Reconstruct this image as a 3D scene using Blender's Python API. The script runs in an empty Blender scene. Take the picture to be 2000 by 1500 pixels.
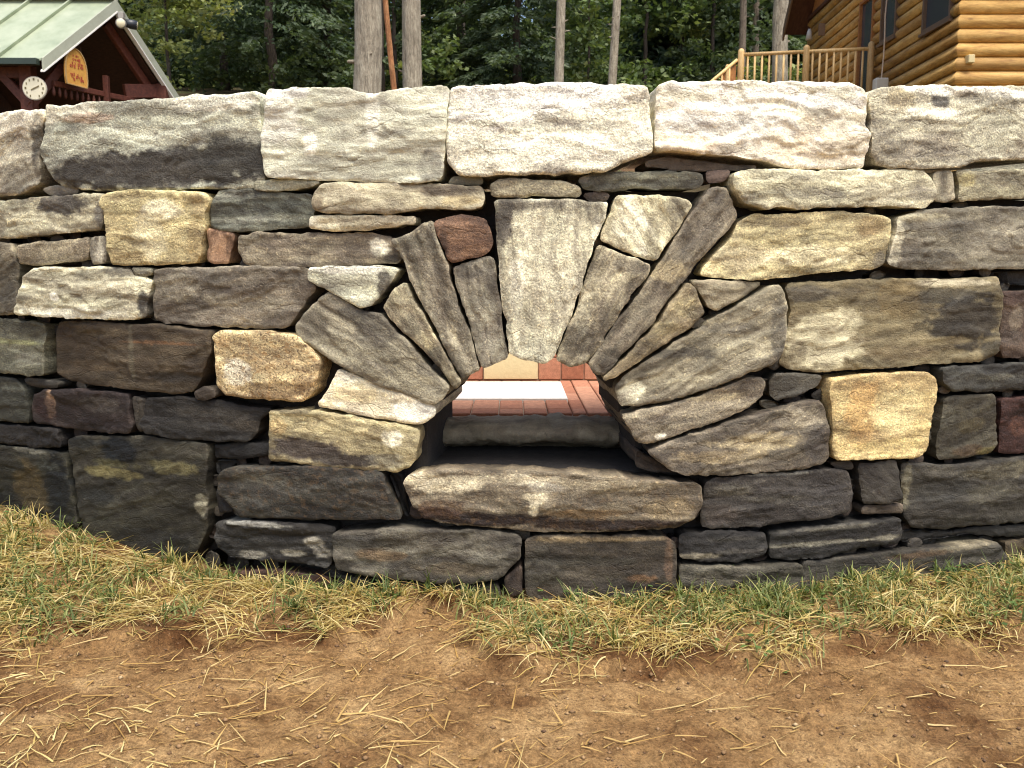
import bpy, bmesh, math, random
import numpy as np
from mathutils import Vector, Matrix
from mathutils.geometry import delaunay_2d_cdt

# ------------------------------------------------------------------ camera, sky, sun, exposure
SC = bpy.context.scene
COL = SC.collection
CAM_H = 0.94; FPX = 1750.0; PITCH = math.radians(7.5)
cam = bpy.data.cameras.new('camera'); cam.lens = 31.5; cam.sensor_width = 36.0
cam.dof.use_dof = True; cam.dof.focus_distance = 2.5; cam.dof.aperture_fstop = 11
cam.clip_start = 0.05; cam.clip_end = 2000
cam_o = bpy.data.objects.new('camera', cam); COL.objects.link(cam_o)
cam_o.location = (0, 0, CAM_H); cam_o.rotation_euler = (math.radians(90) - PITCH, 0, 0)
SC.camera = cam_o
SUN_EL = math.radians(66); SUN_AZ = math.radians(152)      # azimuth clockwise from +Y: behind the camera, to the right
world = bpy.data.worlds.new('World'); SC.world = world; world.use_nodes = True
wn = world.node_tree.nodes; wl = world.node_tree.links
sky = wn.new('ShaderNodeTexSky'); sky.sky_type = 'NISHITA'; sky.sun_disc = False
sky.sun_elevation = SUN_EL; sky.sun_rotation = SUN_AZ
sky.air_density = 1.0; sky.dust_density = 4.0; sky.ozone_density = 1.0
wn['Background'].inputs[1].default_value = 0.125
wl.new(sky.outputs[0], wn['Background'].inputs[0])
sun = bpy.data.lights.new('sun', 'SUN'); sun.energy = 2.7; sun.angle = math.radians(38); sun.color = (1.0, 0.955, 0.86)
sun_o = bpy.data.objects.new('sun', sun); COL.objects.link(sun_o)
sd = Vector((math.sin(SUN_AZ) * math.cos(SUN_EL), math.cos(SUN_AZ) * math.cos(SUN_EL), math.sin(SUN_EL)))
sun_o.rotation_euler = sd.to_track_quat('Z', 'Y').to_euler(); sun_o.location = (3, -4, 9)
SC.view_settings.view_transform = 'Standard'; SC.view_settings.look = 'None'
SC.view_settings.exposure = 0.85; SC.view_settings.gamma = 1.0; SC.view_settings.use_curve_mapping = False
SC.cycles.use_denoising = True; SC.cycles.filter_width = 1.05
SC.cycles.max_bounces = 5; SC.cycles.use_adaptive_sampling = True; SC.cycles.adaptive_threshold = 0.02

# ------------------------------------------------------------------ helpers
random.seed(7); RNG = np.random.default_rng(11)

def at(px, py, y):
    """Point seen at picture position (px, py) at distance y in front of the camera."""
    u = (px - 1000) / FPX; v = (750 - py) / FPX
    dy = math.cos(PITCH) + v * math.sin(PITCH); dz = -math.sin(PITCH) + v * math.cos(PITCH)
    t = y / dy
    return Vector((u * t, y, CAM_H + dz * t))

def lin(c):
    c = np.asarray(c, float) / 255.0
    return np.where(c <= 0.04045, c / 12.92, ((c + 0.055) / 1.055) ** 2.4)

def _hash(i, j, k):
    n = (i * 374761393 + j * 668265263 + k * 2147483647 * 3 + 1274126177).astype(np.int64)
    n = (n ^ (n >> 13)) * 1274126177 & 0x7fffffff
    n = (n ^ (n >> 16)) * 668265263 & 0x7fffffff
    return (n ^ (n >> 15)) / float(0x7fffffff) * 2 - 1

def vn(p):
    p = np.asarray(p, float); i = np.floor(p).astype(np.int64); f = p - i; f = f * f * (3 - 2 * f)
    r = 0
    for a in (0, 1):
        for b in (0, 1):
            for c in (0, 1):
                w = (f[:, 0] if a else 1 - f[:, 0]) * (f[:, 1] if b else 1 - f[:, 1]) * (f[:, 2] if c else 1 - f[:, 2])
                r = r + w * _hash(i[:, 0] + a, i[:, 1] + b, i[:, 2] + c)
    return r

def fbm(p, octv=4, gain=0.5):
    p = np.asarray(p, float); r = 0; a = 1; t = 0
    for o in range(octv):
        r = r + a * vn(p * (2.03 ** o) + 17.3 * o); t += a; a *= gain
    return r / t * 1.6

def sstep(a, b, x):
    t = np.clip((x - a) / (b - a), 0, 1); return t * t * (3 - 2 * t)

def P3(a, b, c):
    return np.stack([np.broadcast_to(np.asarray(v, float), np.shape(a)) for v in (a, b, c)], 1)

def mesh_obj(name, verts, faces, mat, parent=None, smooth=False, cols=None, gvec=None):
    me = bpy.data.meshes.new(name)
    me.from_pydata([tuple(v) for v in verts], [], [tuple(f) for f in faces]); 
    if cols is not None:
        a = me.color_attributes.new('Col', 'FLOAT_COLOR', 'POINT'); a.data.foreach_set('color', np.asarray(cols, np.float32).ravel())
    if gvec is not None:
        a = me.attributes.new('g', 'FLOAT_VECTOR', 'POINT'); a.data.foreach_set('vector', np.asarray(gvec, np.float32).ravel())
    if smooth: me.polygons.foreach_set('use_smooth', [True] * len(me.polygons))
    if mat: me.materials.append(mat)
    me.update()
    o = bpy.data.objects.new(name, me); COL.objects.link(o)
    if parent: o.parent = parent
    return o

def big_mesh(name, V, Fq, mat, cols=None, parent=None, smooth=False):
    """numpy mesh: V (n,3), Fq (m,k) all faces with k corners"""
    V = np.asarray(V, np.float32); Fq = np.asarray(Fq, np.int32); k = Fq.shape[1]
    me = bpy.data.meshes.new(name); me.vertices.add(len(V)); me.vertices.foreach_set('co', V.ravel())
    me.loops.add(Fq.size); me.loops.foreach_set('vertex_index', Fq.ravel())
    me.polygons.add(len(Fq)); me.polygons.foreach_set('loop_start', np.arange(0, Fq.size, k, dtype=np.int32))
    me.polygons.foreach_set('loop_total', np.full(len(Fq), k, np.int32))
    if smooth: me.polygons.foreach_set('use_smooth', np.ones(len(Fq), bool))
    if cols is not None:
        a = me.color_attributes.new('Col', 'FLOAT_COLOR', 'POINT'); a.data.foreach_set('color', np.asarray(cols, np.float32).ravel())
    me.update(calc_edges=True); me.validate()
    if mat: me.materials.append(mat)
    o = bpy.data.objects.new(name, me); COL.objects.link(o)
    if parent: o.parent = parent
    return o

def empty(name, loc):
    o = bpy.data.objects.new(name, None); COL.objects.link(o); o.location = loc; o.empty_display_size = 0.1; return o

def tag(o, label=None, cat=None, group=None, kind=None):
    if label: o['label'] = label
    if cat: o['category'] = cat
    if group: o['group'] = group
    if kind: o['kind'] = kind
    return o

class MB:
    """collects boxes, bars, prisms; build() links them as one mesh, placed relative to its parent thing"""
    def __init__(s): s.v = []; s.f = []
    def add(s, V, F):
        n = len(s.v); s.v += [tuple(v) for v in V]; s.f += [tuple(i + n for i in f) for f in F]; return s
    def box(s, x0, x1, y0, y1, z0, z1):
        V = [(x, y, z) for z in (z0, z1) for y in (y0, y1) for x in (x0, x1)]
        return s.add(V, [(0, 2, 3, 1), (4, 5, 7, 6), (0, 1, 5, 4), (2, 6, 7, 3), (0, 4, 6, 2), (1, 3, 7, 5)])
    def bar(s, a, b, w, h, up=(0, 0, 1)):
        a = Vector(a); b = Vector(b); d = (b - a).normalized(); u = Vector(up)
        r = d.cross(u)
        if r.length < 1e-4: r = d.cross(Vector((1, 0, 0)))
        r.normalize(); u = r.cross(d).normalized()
        V = []
        for p in (a, b):
            for sx, sz in ((-1, -1), (1, -1), (1, 1), (-1, 1)): V.append(p + r * (w / 2 * sx) + u * (h / 2 * sz))
        return s.add(V, [(0, 1, 2, 3), (7, 6, 5, 4), (0, 4, 5, 1), (1, 5, 6, 2), (2, 6, 7, 3), (3, 7, 4, 0)])
    def tube(s, pts, rad, n=10, cap=True):
        pts = [Vector(p) for p in pts]; V = []; F = []
        if not hasattr(rad, '__len__'): rad = [rad] * len(pts)
        for i, p in enumerate(pts):
            d = (pts[min(i + 1, len(pts) - 1)] - pts[max(i - 1, 0)]).normalized()
            r = d.cross(Vector((0.13, 0.97, 0.21))); 
            if r.length < 1e-3: r = d.cross(Vector((1, 0, 0)))
            r.normalize(); u = r.cross(d)
            for k in range(n):
                t = 2 * math.pi * k / n; V.append(p + (r * math.cos(t) + u * math.sin(t)) * rad[i])
        for i in range(len(pts) - 1):
            for k in range(n):
                a = i * n + k; b = i * n + (k + 1) % n; F.append((a, b, b + n, a + n))
        if cap: F.append(tuple(range(n))[::-1]); F.append(tuple(range((len(pts) - 1) * n, len(pts) * n)))
        return s.add(V, F)
    def prism(s, poly, ex):
        n = len(poly); ex = Vector(ex); V = [Vector(p) for p in poly] + [Vector(p) + ex for p in poly]
        return s.add(V, [tuple(range(n)), tuple(range(2 * n - 1, n - 1, -1))] + [(i, i + n, (i + 1) % n + n, (i + 1) % n) for i in range(n)])
    def build(s, name, mat, parent=None, smooth=False, bevel=0):
        off = parent_world(parent)
        bm = bmesh.new(); vs = [bm.verts.new(Vector(v) - off) for v in s.v]
        for f in s.f:
            try: bm.faces.new([vs[i] for i in f])
            except ValueError: pass
        bmesh.ops.recalc_face_normals(bm, faces=bm.faces[:])
        if bevel: bmesh.ops.bevel(bm, geom=bm.edges[:], offset=bevel, segments=1, affect='EDGES', profile=0.7)
        me = bpy.data.meshes.new(name); bm.to_mesh(me); bm.free()
        if smooth: me.polygons.foreach_set('use_smooth', [True] * len(me.polygons))
        me.materials.append(mat); o = bpy.data.objects.new(name, me); COL.objects.link(o)
        if parent: o.parent = parent
        return o

def parent_world(p):
    v = Vector((0, 0, 0))
    while p: v += Vector(p.location); p = p.parent
    return v

# ------------------------------------------------------------------ materials
class NT:
    def __init__(s, name):
        s.m = bpy.data.materials.new(name); s.m.use_nodes = True; s.t = s.m.node_tree; s.b = s.t.nodes['Principled BSDF']
        s.b.inputs['Roughness'].default_value = 0.85
    def n(s, typ, **kw):
        x = s.t.nodes.new('ShaderNode' + typ)
        for k, v in kw.items():
            if k in x.inputs: x.inputs[k].default_value = v
            else: setattr(x, k, v)
        return x
    def l(s, a, b): s.t.links.new(a, b)
    def coord(s, which='Object', scale=(1, 1, 1)):
        c = s.n('TexCoord'); mp = s.n('Mapping'); mp.inputs['Scale'].default_value = scale; s.l(c.outputs[which], mp.inputs[0]); return mp.outputs[0]
    def attr(s, name):
        a = s.n('Attribute'); a.attribute_name = name; return a
    def scaled(s, vec, sc):
        mp = s.n('Mapping'); mp.inputs['Scale'].default_value = sc; s.l(vec, mp.inputs[0]); return mp.outputs[0]
    def noise(s, vec, scale, detail=4, rough=0.55):
        x = s.n('TexNoise'); x.inputs['Scale'].default_value = scale; x.inputs['Detail'].default_value = detail; x.inputs['Roughness'].default_value = rough
        if vec is not None: s.l(vec, x.inputs['Vector'])
        return x.outputs[0]
    def mapr(s, v, a, b, c, d):
        x = s.n('MapRange'); x.inputs[1].default_value = a; x.inputs[2].default_value = b; x.inputs[3].default_value = c; x.inputs[4].default_value = d
        s.l(v, x.inputs[0]); return x.outputs[0]
    def math(s, op, a, b):
        x = s.n('Math'); x.operation = op
        for i, v in enumerate((a, b)):
            if isinstance(v, (int, float)): x.inputs[i].default_value = v
            else: s.l(v, x.inputs[i])
        return x.outputs[0]
    def mix(s, f, a, b, mode='MIX'):
        x = s.n('Mix'); x.data_type = 'RGBA'; x.blend_type = mode
        for sock, v in ((x.inputs[0], f), (x.inputs[6], a), (x.inputs[7], b)):
            if isinstance(v, (int, float)): sock.default_value = v
            elif isinstance(v, (tuple, list)): sock.default_value = tuple(v) if len(v) == 4 else tuple(v) + (1,)
            else: s.l(v, sock)
        return x.outputs[2]
    def ramp(s, v, stops):
        x = s.n('ValToRGB'); e = x.color_ramp.elements
        while len(e) < len(stops): e.new(0.5)
        for i, (p, c) in enumerate(stops): e[i].position = p; e[i].color = tuple(c) + (1,)
        s.l(v, x.inputs[0]); return x.outputs[0]
    def bump(s, h, strength=0.5, dist=0.01, prev=None):
        x = s.n('Bump'); x.inputs['Strength'].default_value = strength; x.inputs['Distance'].default_value = dist
        s.l(h, x.inputs['Height'])
        if prev is not None: s.l(prev, x.inputs['Normal'])
        return x.outputs[0]

def stone_material():
    t = NT('field_stone'); col = t.attr('Col'); g = t.attr('g').outputs['Vector']
    grain = t.noise(t.scaled(g, (9, 34, 12)), 1.0, 6, 0.6)
    fine = t.noise(g, 170, 3, 0.7)
    coarse = t.noise(g, 28, 4, 0.6)
    c = t.mix(1.0, col.outputs['Color'], t.ramp(grain, [(0.30, (.60, .57, .58)), (0.5, (1.0, 1.0, .99)), (0.72, (1.36, 1.35, 1.32))]), 'MULTIPLY')
    rnd = t.n('ObjectInfo').outputs['Random']; rnd2 = t.math('FRACT', t.math('MULTIPLY', rnd, 7.31), 0.0); rnd3 = t.math('FRACT', t.math('MULTIPLY', rnd, 23.7), 0.0)
    c = t.mix(t.mapr(rnd, 0, 1, .25, .95), c, t.ramp(fine, [(0.3, (.50, .49, .51)), (0.5, (1, 1, 1)), (0.68, (1.62, 1.60, 1.52))]), 'MULTIPLY')
    c = t.mix(t.mapr(rnd2, 0, 1, .3, 1), c, t.ramp(coarse, [(0.3, (.76, .74, .75)), (0.55, (1.02, 1.02, 1.02)), (0.75, (1.18, 1.17, 1.14))]), 'MULTIPLY')
    fl = t.noise(g, 85, 3, .55); c = t.mix(t.math('MULTIPLY', t.mapr(fl, .64, .72, 0, .7), rnd3), c, t.mix(1.0, c, (2.1, 2.05, 1.85, 1), 'MULTIPLY'))
    dk = t.noise(t.scaled(g, (40, 80, 40)), 1.0, 4, .6); c = t.mix(t.mapr(dk, .62, .72, 0, .6), c, t.mix(1.0, c, (.42, .38, .38, 1), 'MULTIPLY'))
    mot = t.noise(t.scaled(g, (11, 24, 11)), 1.0, 6, .72); c = t.mix(t.math('MULTIPLY', t.mapr(mot, .50, .545, 0, .62), t.mapr(rnd2, 0, 1, .35, 1)), c, t.mix(1.0, c, (.60, .575, .60, 1), 'MULTIPLY'))
    mot2 = t.noise(t.scaled(g, (18, 60, 18)), 1.0, 5, .7); c = t.mix(t.math('MULTIPLY', t.mapr(mot2, .57, .60, 0, .6), t.mapr(rnd3, 0, 1, .2, 1)), c, t.mix(1.0, c, (1.5, 1.48, 1.38, 1), 'MULTIPLY'))
    vo = t.n('TexVoronoi'); vo.feature = 'DISTANCE_TO_EDGE'; vo.inputs['Scale'].default_value = 1.0
    wv = t.n('VectorMath'); wv.operation = 'ADD'; t.l(t.scaled(g, (3.5, 17, 9)), wv.inputs[0]); nz = t.n('TexNoise'); nz.inputs['Scale'].default_value = 14; nz.inputs['Detail'].default_value = 5; t.l(g, nz.inputs['Vector']); sc_ = t.n('VectorMath'); sc_.operation = 'SCALE'; sc_.inputs['Scale'].default_value = .9; t.l(nz.outputs['Color'], sc_.inputs[0]); t.l(sc_.outputs[0], wv.inputs[1]); t.l(wv.outputs[0], vo.inputs['Vector'])
    crack = t.math('MULTIPLY', t.mapr(vo.outputs['Distance'], 0.0, .035, 1, 0), t.mapr(t.noise(g, 9, 3, .5), .50, .60, 0, 1)); c = t.mix(t.math('MULTIPLY', crack, .45), c, t.mix(1.0, c, (.32, .30, .30, 1), 'MULTIPLY'))
    # speckled granite where the alpha of the colour asks for it
    sp1 = t.noise(g, 150, 2, 0.5); sp2 = t.noise(g, 62, 4, 0.6)
    dark = t.math('MULTIPLY', t.mapr(sp1, .56, .66, 0, .75), col.outputs['Alpha'])
    c = t.mix(dark, c, (.10, .06, .035))
    ochre = t.math('MULTIPLY', t.mapr(sp2, .53, .66, 0, .6), col.outputs['Alpha'])
    c = t.mix(ochre, c, (.34, .19, .07))
    t.l(c, t.b.inputs['Base Color'])
    t.l(t.mapr(fine, .3, .7, .6, .9), t.b.inputs['Roughness'])
    t.b.inputs['Specular IOR Level'].default_value = 0.35
    n1 = t.bump(grain, 0.30, 0.010); n2 = t.bump(coarse, 0.28, 0.010, n1); n3 = t.bump(fine, 0.7, 0.005, n2); n4 = t.bump(t.math('MULTIPLY', crack, -1.0), 0.35, 0.005, n3)
    t.l(n4, t.b.inputs['Normal'])
    return t.m
M_STONE = stone_material()

def simple(name, rgb, rough=0.8, noise=0.25, scale=8, stretch=(1, 1, 1), bump=0.2, metal=0, dist=.01):
    t = NT(name); v = t.coord('Object', stretch); a = t.noise(v, scale, 6, .6); b = t.noise(v, scale * 5, 4, .6)
    lo = tuple(x * (1 - noise) for x in rgb); hi = tuple(min(1, x * (1 + noise)) for x in rgb)
    c = t.ramp(a, [(.3, lo), (.7, hi)]); c = t.mix(1.0, c, t.ramp(b, [(.3, (1 - noise * .6,) * 3), (.7, (1 + noise * .6,) * 3)]), 'MULTIPLY')
    t.l(c, t.b.inputs['Base Color']); t.b.inputs['Roughness'].default_value = rough; t.b.inputs['Metallic'].default_value = metal
    if bump: t.l(t.bump(b, bump, dist), t.b.inputs['Normal'])
    return t.m

M_CORE = simple('dark_joint_soil', (.022, .019, .017), .95, .4, 30)
M_BACK = simple('back_rubble', (.16, .14, .11), .9, .4, 14, bump=.8, dist=.04)

def leaf_material(name, transl=.35):
    t = NT(name); col = t.attr('Col'); t.l(col.outputs['Color'], t.b.inputs['Base Color']); t.b.inputs['Roughness'].default_value = .55
    t.b.inputs['Specular IOR Level'].default_value = .3
    tr = t.n('BsdfTranslucent'); t.l(t.mix(1.0, col.outputs['Color'], (1.2, 1.25, .6, 1), 'MULTIPLY'), tr.inputs[0])
    ms = t.n('MixShader'); ms.inputs[0].default_value = transl
    out = t.t.nodes['Material Output']; t.l(t.b.outputs[0], ms.inputs[1]); t.l(tr.outputs[0], ms.inputs[2]); t.l(ms.outputs[0], out.inputs[0])
    return t.m
M_LEAF = leaf_material('foliage'); M_GRASS = leaf_material('grass_blades', .3)

# ------------------------------------------------------------------ ground
def gz(X, Y):
    """height of the ground"""
    X = np.asarray(X, float); Y = np.asarray(Y, float); z0 = np.zeros_like(X)
    z = .10 * sstep(-.75, -1.8, X) * sstep(1.7, 2.7, Y) - .015 * sstep(.6, 1.6, X)
    far = np.where(Y < 5, 0, np.where(Y < 15, (Y - 5) * .17, np.where(Y < 25, 1.7 + (Y - 15) * .385, 5.55 + (Y - 25) * .19)))
    far = np.minimum(far, 5.55 + 160 * .19)
    back = np.where(Y < 1, (1 - Y) * .0, 0)
    wide = .35 * vn(P3(X * .16, Y * .16, z0)) * sstep(6, 14, Y)
    near = sstep(6, 4, np.abs(X)) * sstep(5.5, 3.5, Y) * sstep(-2, 0.4, Y)
    b = .010 * fbm(P3(X * 2.6, Y * 2.6, z0), 3) + .006 * fbm(P3(X * 9, Y * 9, z0 + 3), 3) + .0062 * fbm(P3(X * 38, Y * 38, z0 + 5), 4, .6)
    clod = .022 * np.clip(fbm(P3(X * 26, Y * 26, z0 + 9), 3) - .42, 0, 1)
    ed = Y - turf_edge(X) + .05 * fbm(P3(X * 7, Y * 7, z0 + 2), 2)
    turf = .036 * sstep(-.01, .035, ed) * (0.65 + .5 * vn(P3(X * 5, Y * 5, z0)))
    turf = turf + .030 * np.exp(-((ed + .01) / .045) ** 2) * np.clip(fbm(P3(X * 24, Y * 24, z0 + 31), 4, .6) - .12, 0, 1)
    for (hx, hy, hr, hd) in ((-.80, 2.36, .07, .06), (-.74, 2.14, .06, .035), (-1.12, 2.26, .05, .04), (-.36, 2.24, .04, .03), (.19, 1.98, .05, .02), (1.15, 2.2, .06, .035)):
        turf = turf - hd * np.exp(-(((X - hx) / hr) ** 2 + ((Y - hy) / (hr * .6)) ** 2)) * (1 + .6 * vn(P3(X * 30, Y * 30, z0)))
    return z + far + wide + near * (b + clod + turf) + back

TE = np.array([(-3.5, 2.5), (-1.215, 2.021), (-1.088, 2.137), (-0.849, 2.112), (-0.698, 2.199), (-0.466, 2.161), (-0.329, 2.293), (-0.255, 2.373), (-0.167, 2.336), (-0.089, 2.121), (0.0, 2.021), (0.183, 2.035), (0.345, 2.049), (0.604, 2.007), (0.763, 2.049), (1.022, 2.13), (1.298, 2.167), (3.2, 2.35)])
def turf_edge(X):
    return np.interp(X, TE[:, 0], TE[:, 1])

def wall_y(X):
    return WD + WK * (X - WX0) ** 2
WD = 2.4; WK = .165; WX0 = .15

def ground_material():
    t = NT('dirt_ground'); pos = t.n('NewGeometry').outputs['Position']; sep = t.n('SeparateXYZ'); t.l(pos, sep.inputs[0])
    n1 = t.noise(pos, 4.5, 6, .6); n2 = t.noise(pos, 26, 6, .65); n3 = t.noise(pos, 190, 5, .75); n4 = t.noise(pos, 95, 3, .6)
    c = t.ramp(n1, [(.3, (.19, .104, .044)), (.50, (.32, .198, .088)), (.70, (.45, .305, .150))])
    c = t.mix(1.0, c, t.ramp(n2, [(.28, (.62, .55, .50)), (.5, (1, .98, .96)), (.72, (1.25, 1.23, 1.2))]), 'MULTIPLY')
    c = t.mix(1.0, c, t.ramp(n3, [(.32, (.60, .56, .54)), (.5, (1, 1, 1)), (.68, (1.5, 1.47, 1.4))]), 'MULTIPLY')
    moist = t.attr('Col').outputs['Color']; c = t.mix(moist, c, t.mix(1.0, c, (.46, .37, .33, 1), 'MULTIPLY'))
    c = t.mix(t.mapr(n4, .66, .74, 0, .55), c, (.36, .28, .19, 1))
    f1 = t.noise(pos, .8, 6, .6)
    forest = t.ramp(f1, [(.35, (.06, .045, .026)), (.55, (.10, .08, .04)), (.7, (.085, .11, .035))])
    y = t.math('ADD', sep.outputs['Y'], t.math('MULTIPLY', t.math('SUBTRACT', n1, .5), 1.5))
    c = t.mix(t.mapr(y, 4.5, 6.5, 0, 1), c, forest)
    t.l(c, t.b.inputs['Base Color']); t.b.inputs['Roughness'].default_value = .95; t.b.inputs['Specular IOR Level'].default_value = .15
    n5 = t.noise(pos, 75, 5, .7); b0 = t.bump(n5, .7, .014); b1 = t.bump(n2, .4, .016, b0); b2 = t.bump(n3, .9, .009, b1)
    c = t.mix(1.0, c, t.ramp(n5, [(.32, (.62, .58, .55)), (.5, (1, 1, 1)), (.68, (1.3, 1.28, 1.24))]), 'MULTIPLY'); t.l(c, t.b.inputs['Base Color']); t.l(b2, t.b.inputs['Normal'])
    return t.m

def build_ground():
    def axis(fa, fb, step, lo, hi, g=1.22):
        a = list(np.arange(fa, fb + 1e-6, step)); s = step * 1.6; x = fb
        while x < hi: x += s; s *= g; a.append(min(x, hi))
        s = step * 1.6; x = fa
        while x > lo: x -= s; s *= g; a.insert(0, max(x, lo))
        return np.array(a)
    xs = axis(-2.05, 2.05, .0085, -400, 400); ys = axis(1.42, 3.0, .0085, -150, 600, 1.18)
    X, Y = np.meshgrid(xs, ys); X = X.ravel(); Y = Y.ravel(); Z = gz(X, Y)
    nx, ny = len(xs), len(ys); i = np.arange(ny - 1)[:, None] * nx + np.arange(nx - 1)[None]; i = i.ravel()
    ed = Y - turf_edge(X); z0 = np.zeros_like(X)      # damp, freshly turned soil along the edge of the turf, patchy
    w = np.exp(-((ed - .03) / .10) ** 2) * sstep(-.25, .35, fbm(P3(X * 7, Y * 10, z0 + 4), 4)) + .75 * sstep(.30, .65, fbm(P3(X * 3.2, Y * 6, z0 + 8), 4)) * sstep(6, 4, np.abs(X)) * sstep(4, 3, Y)
    w = np.clip(w, 0, 1); cols = np.stack([w, w, w, np.ones_like(w)], 1)
    o = big_mesh('ground', np.stack([X, Y, Z], 1), np.stack([i, i + 1, i + nx + 1, i + nx], 1), ground_material(), cols, smooth=True)
    tag(o, kind='structure')
build_ground()

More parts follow.
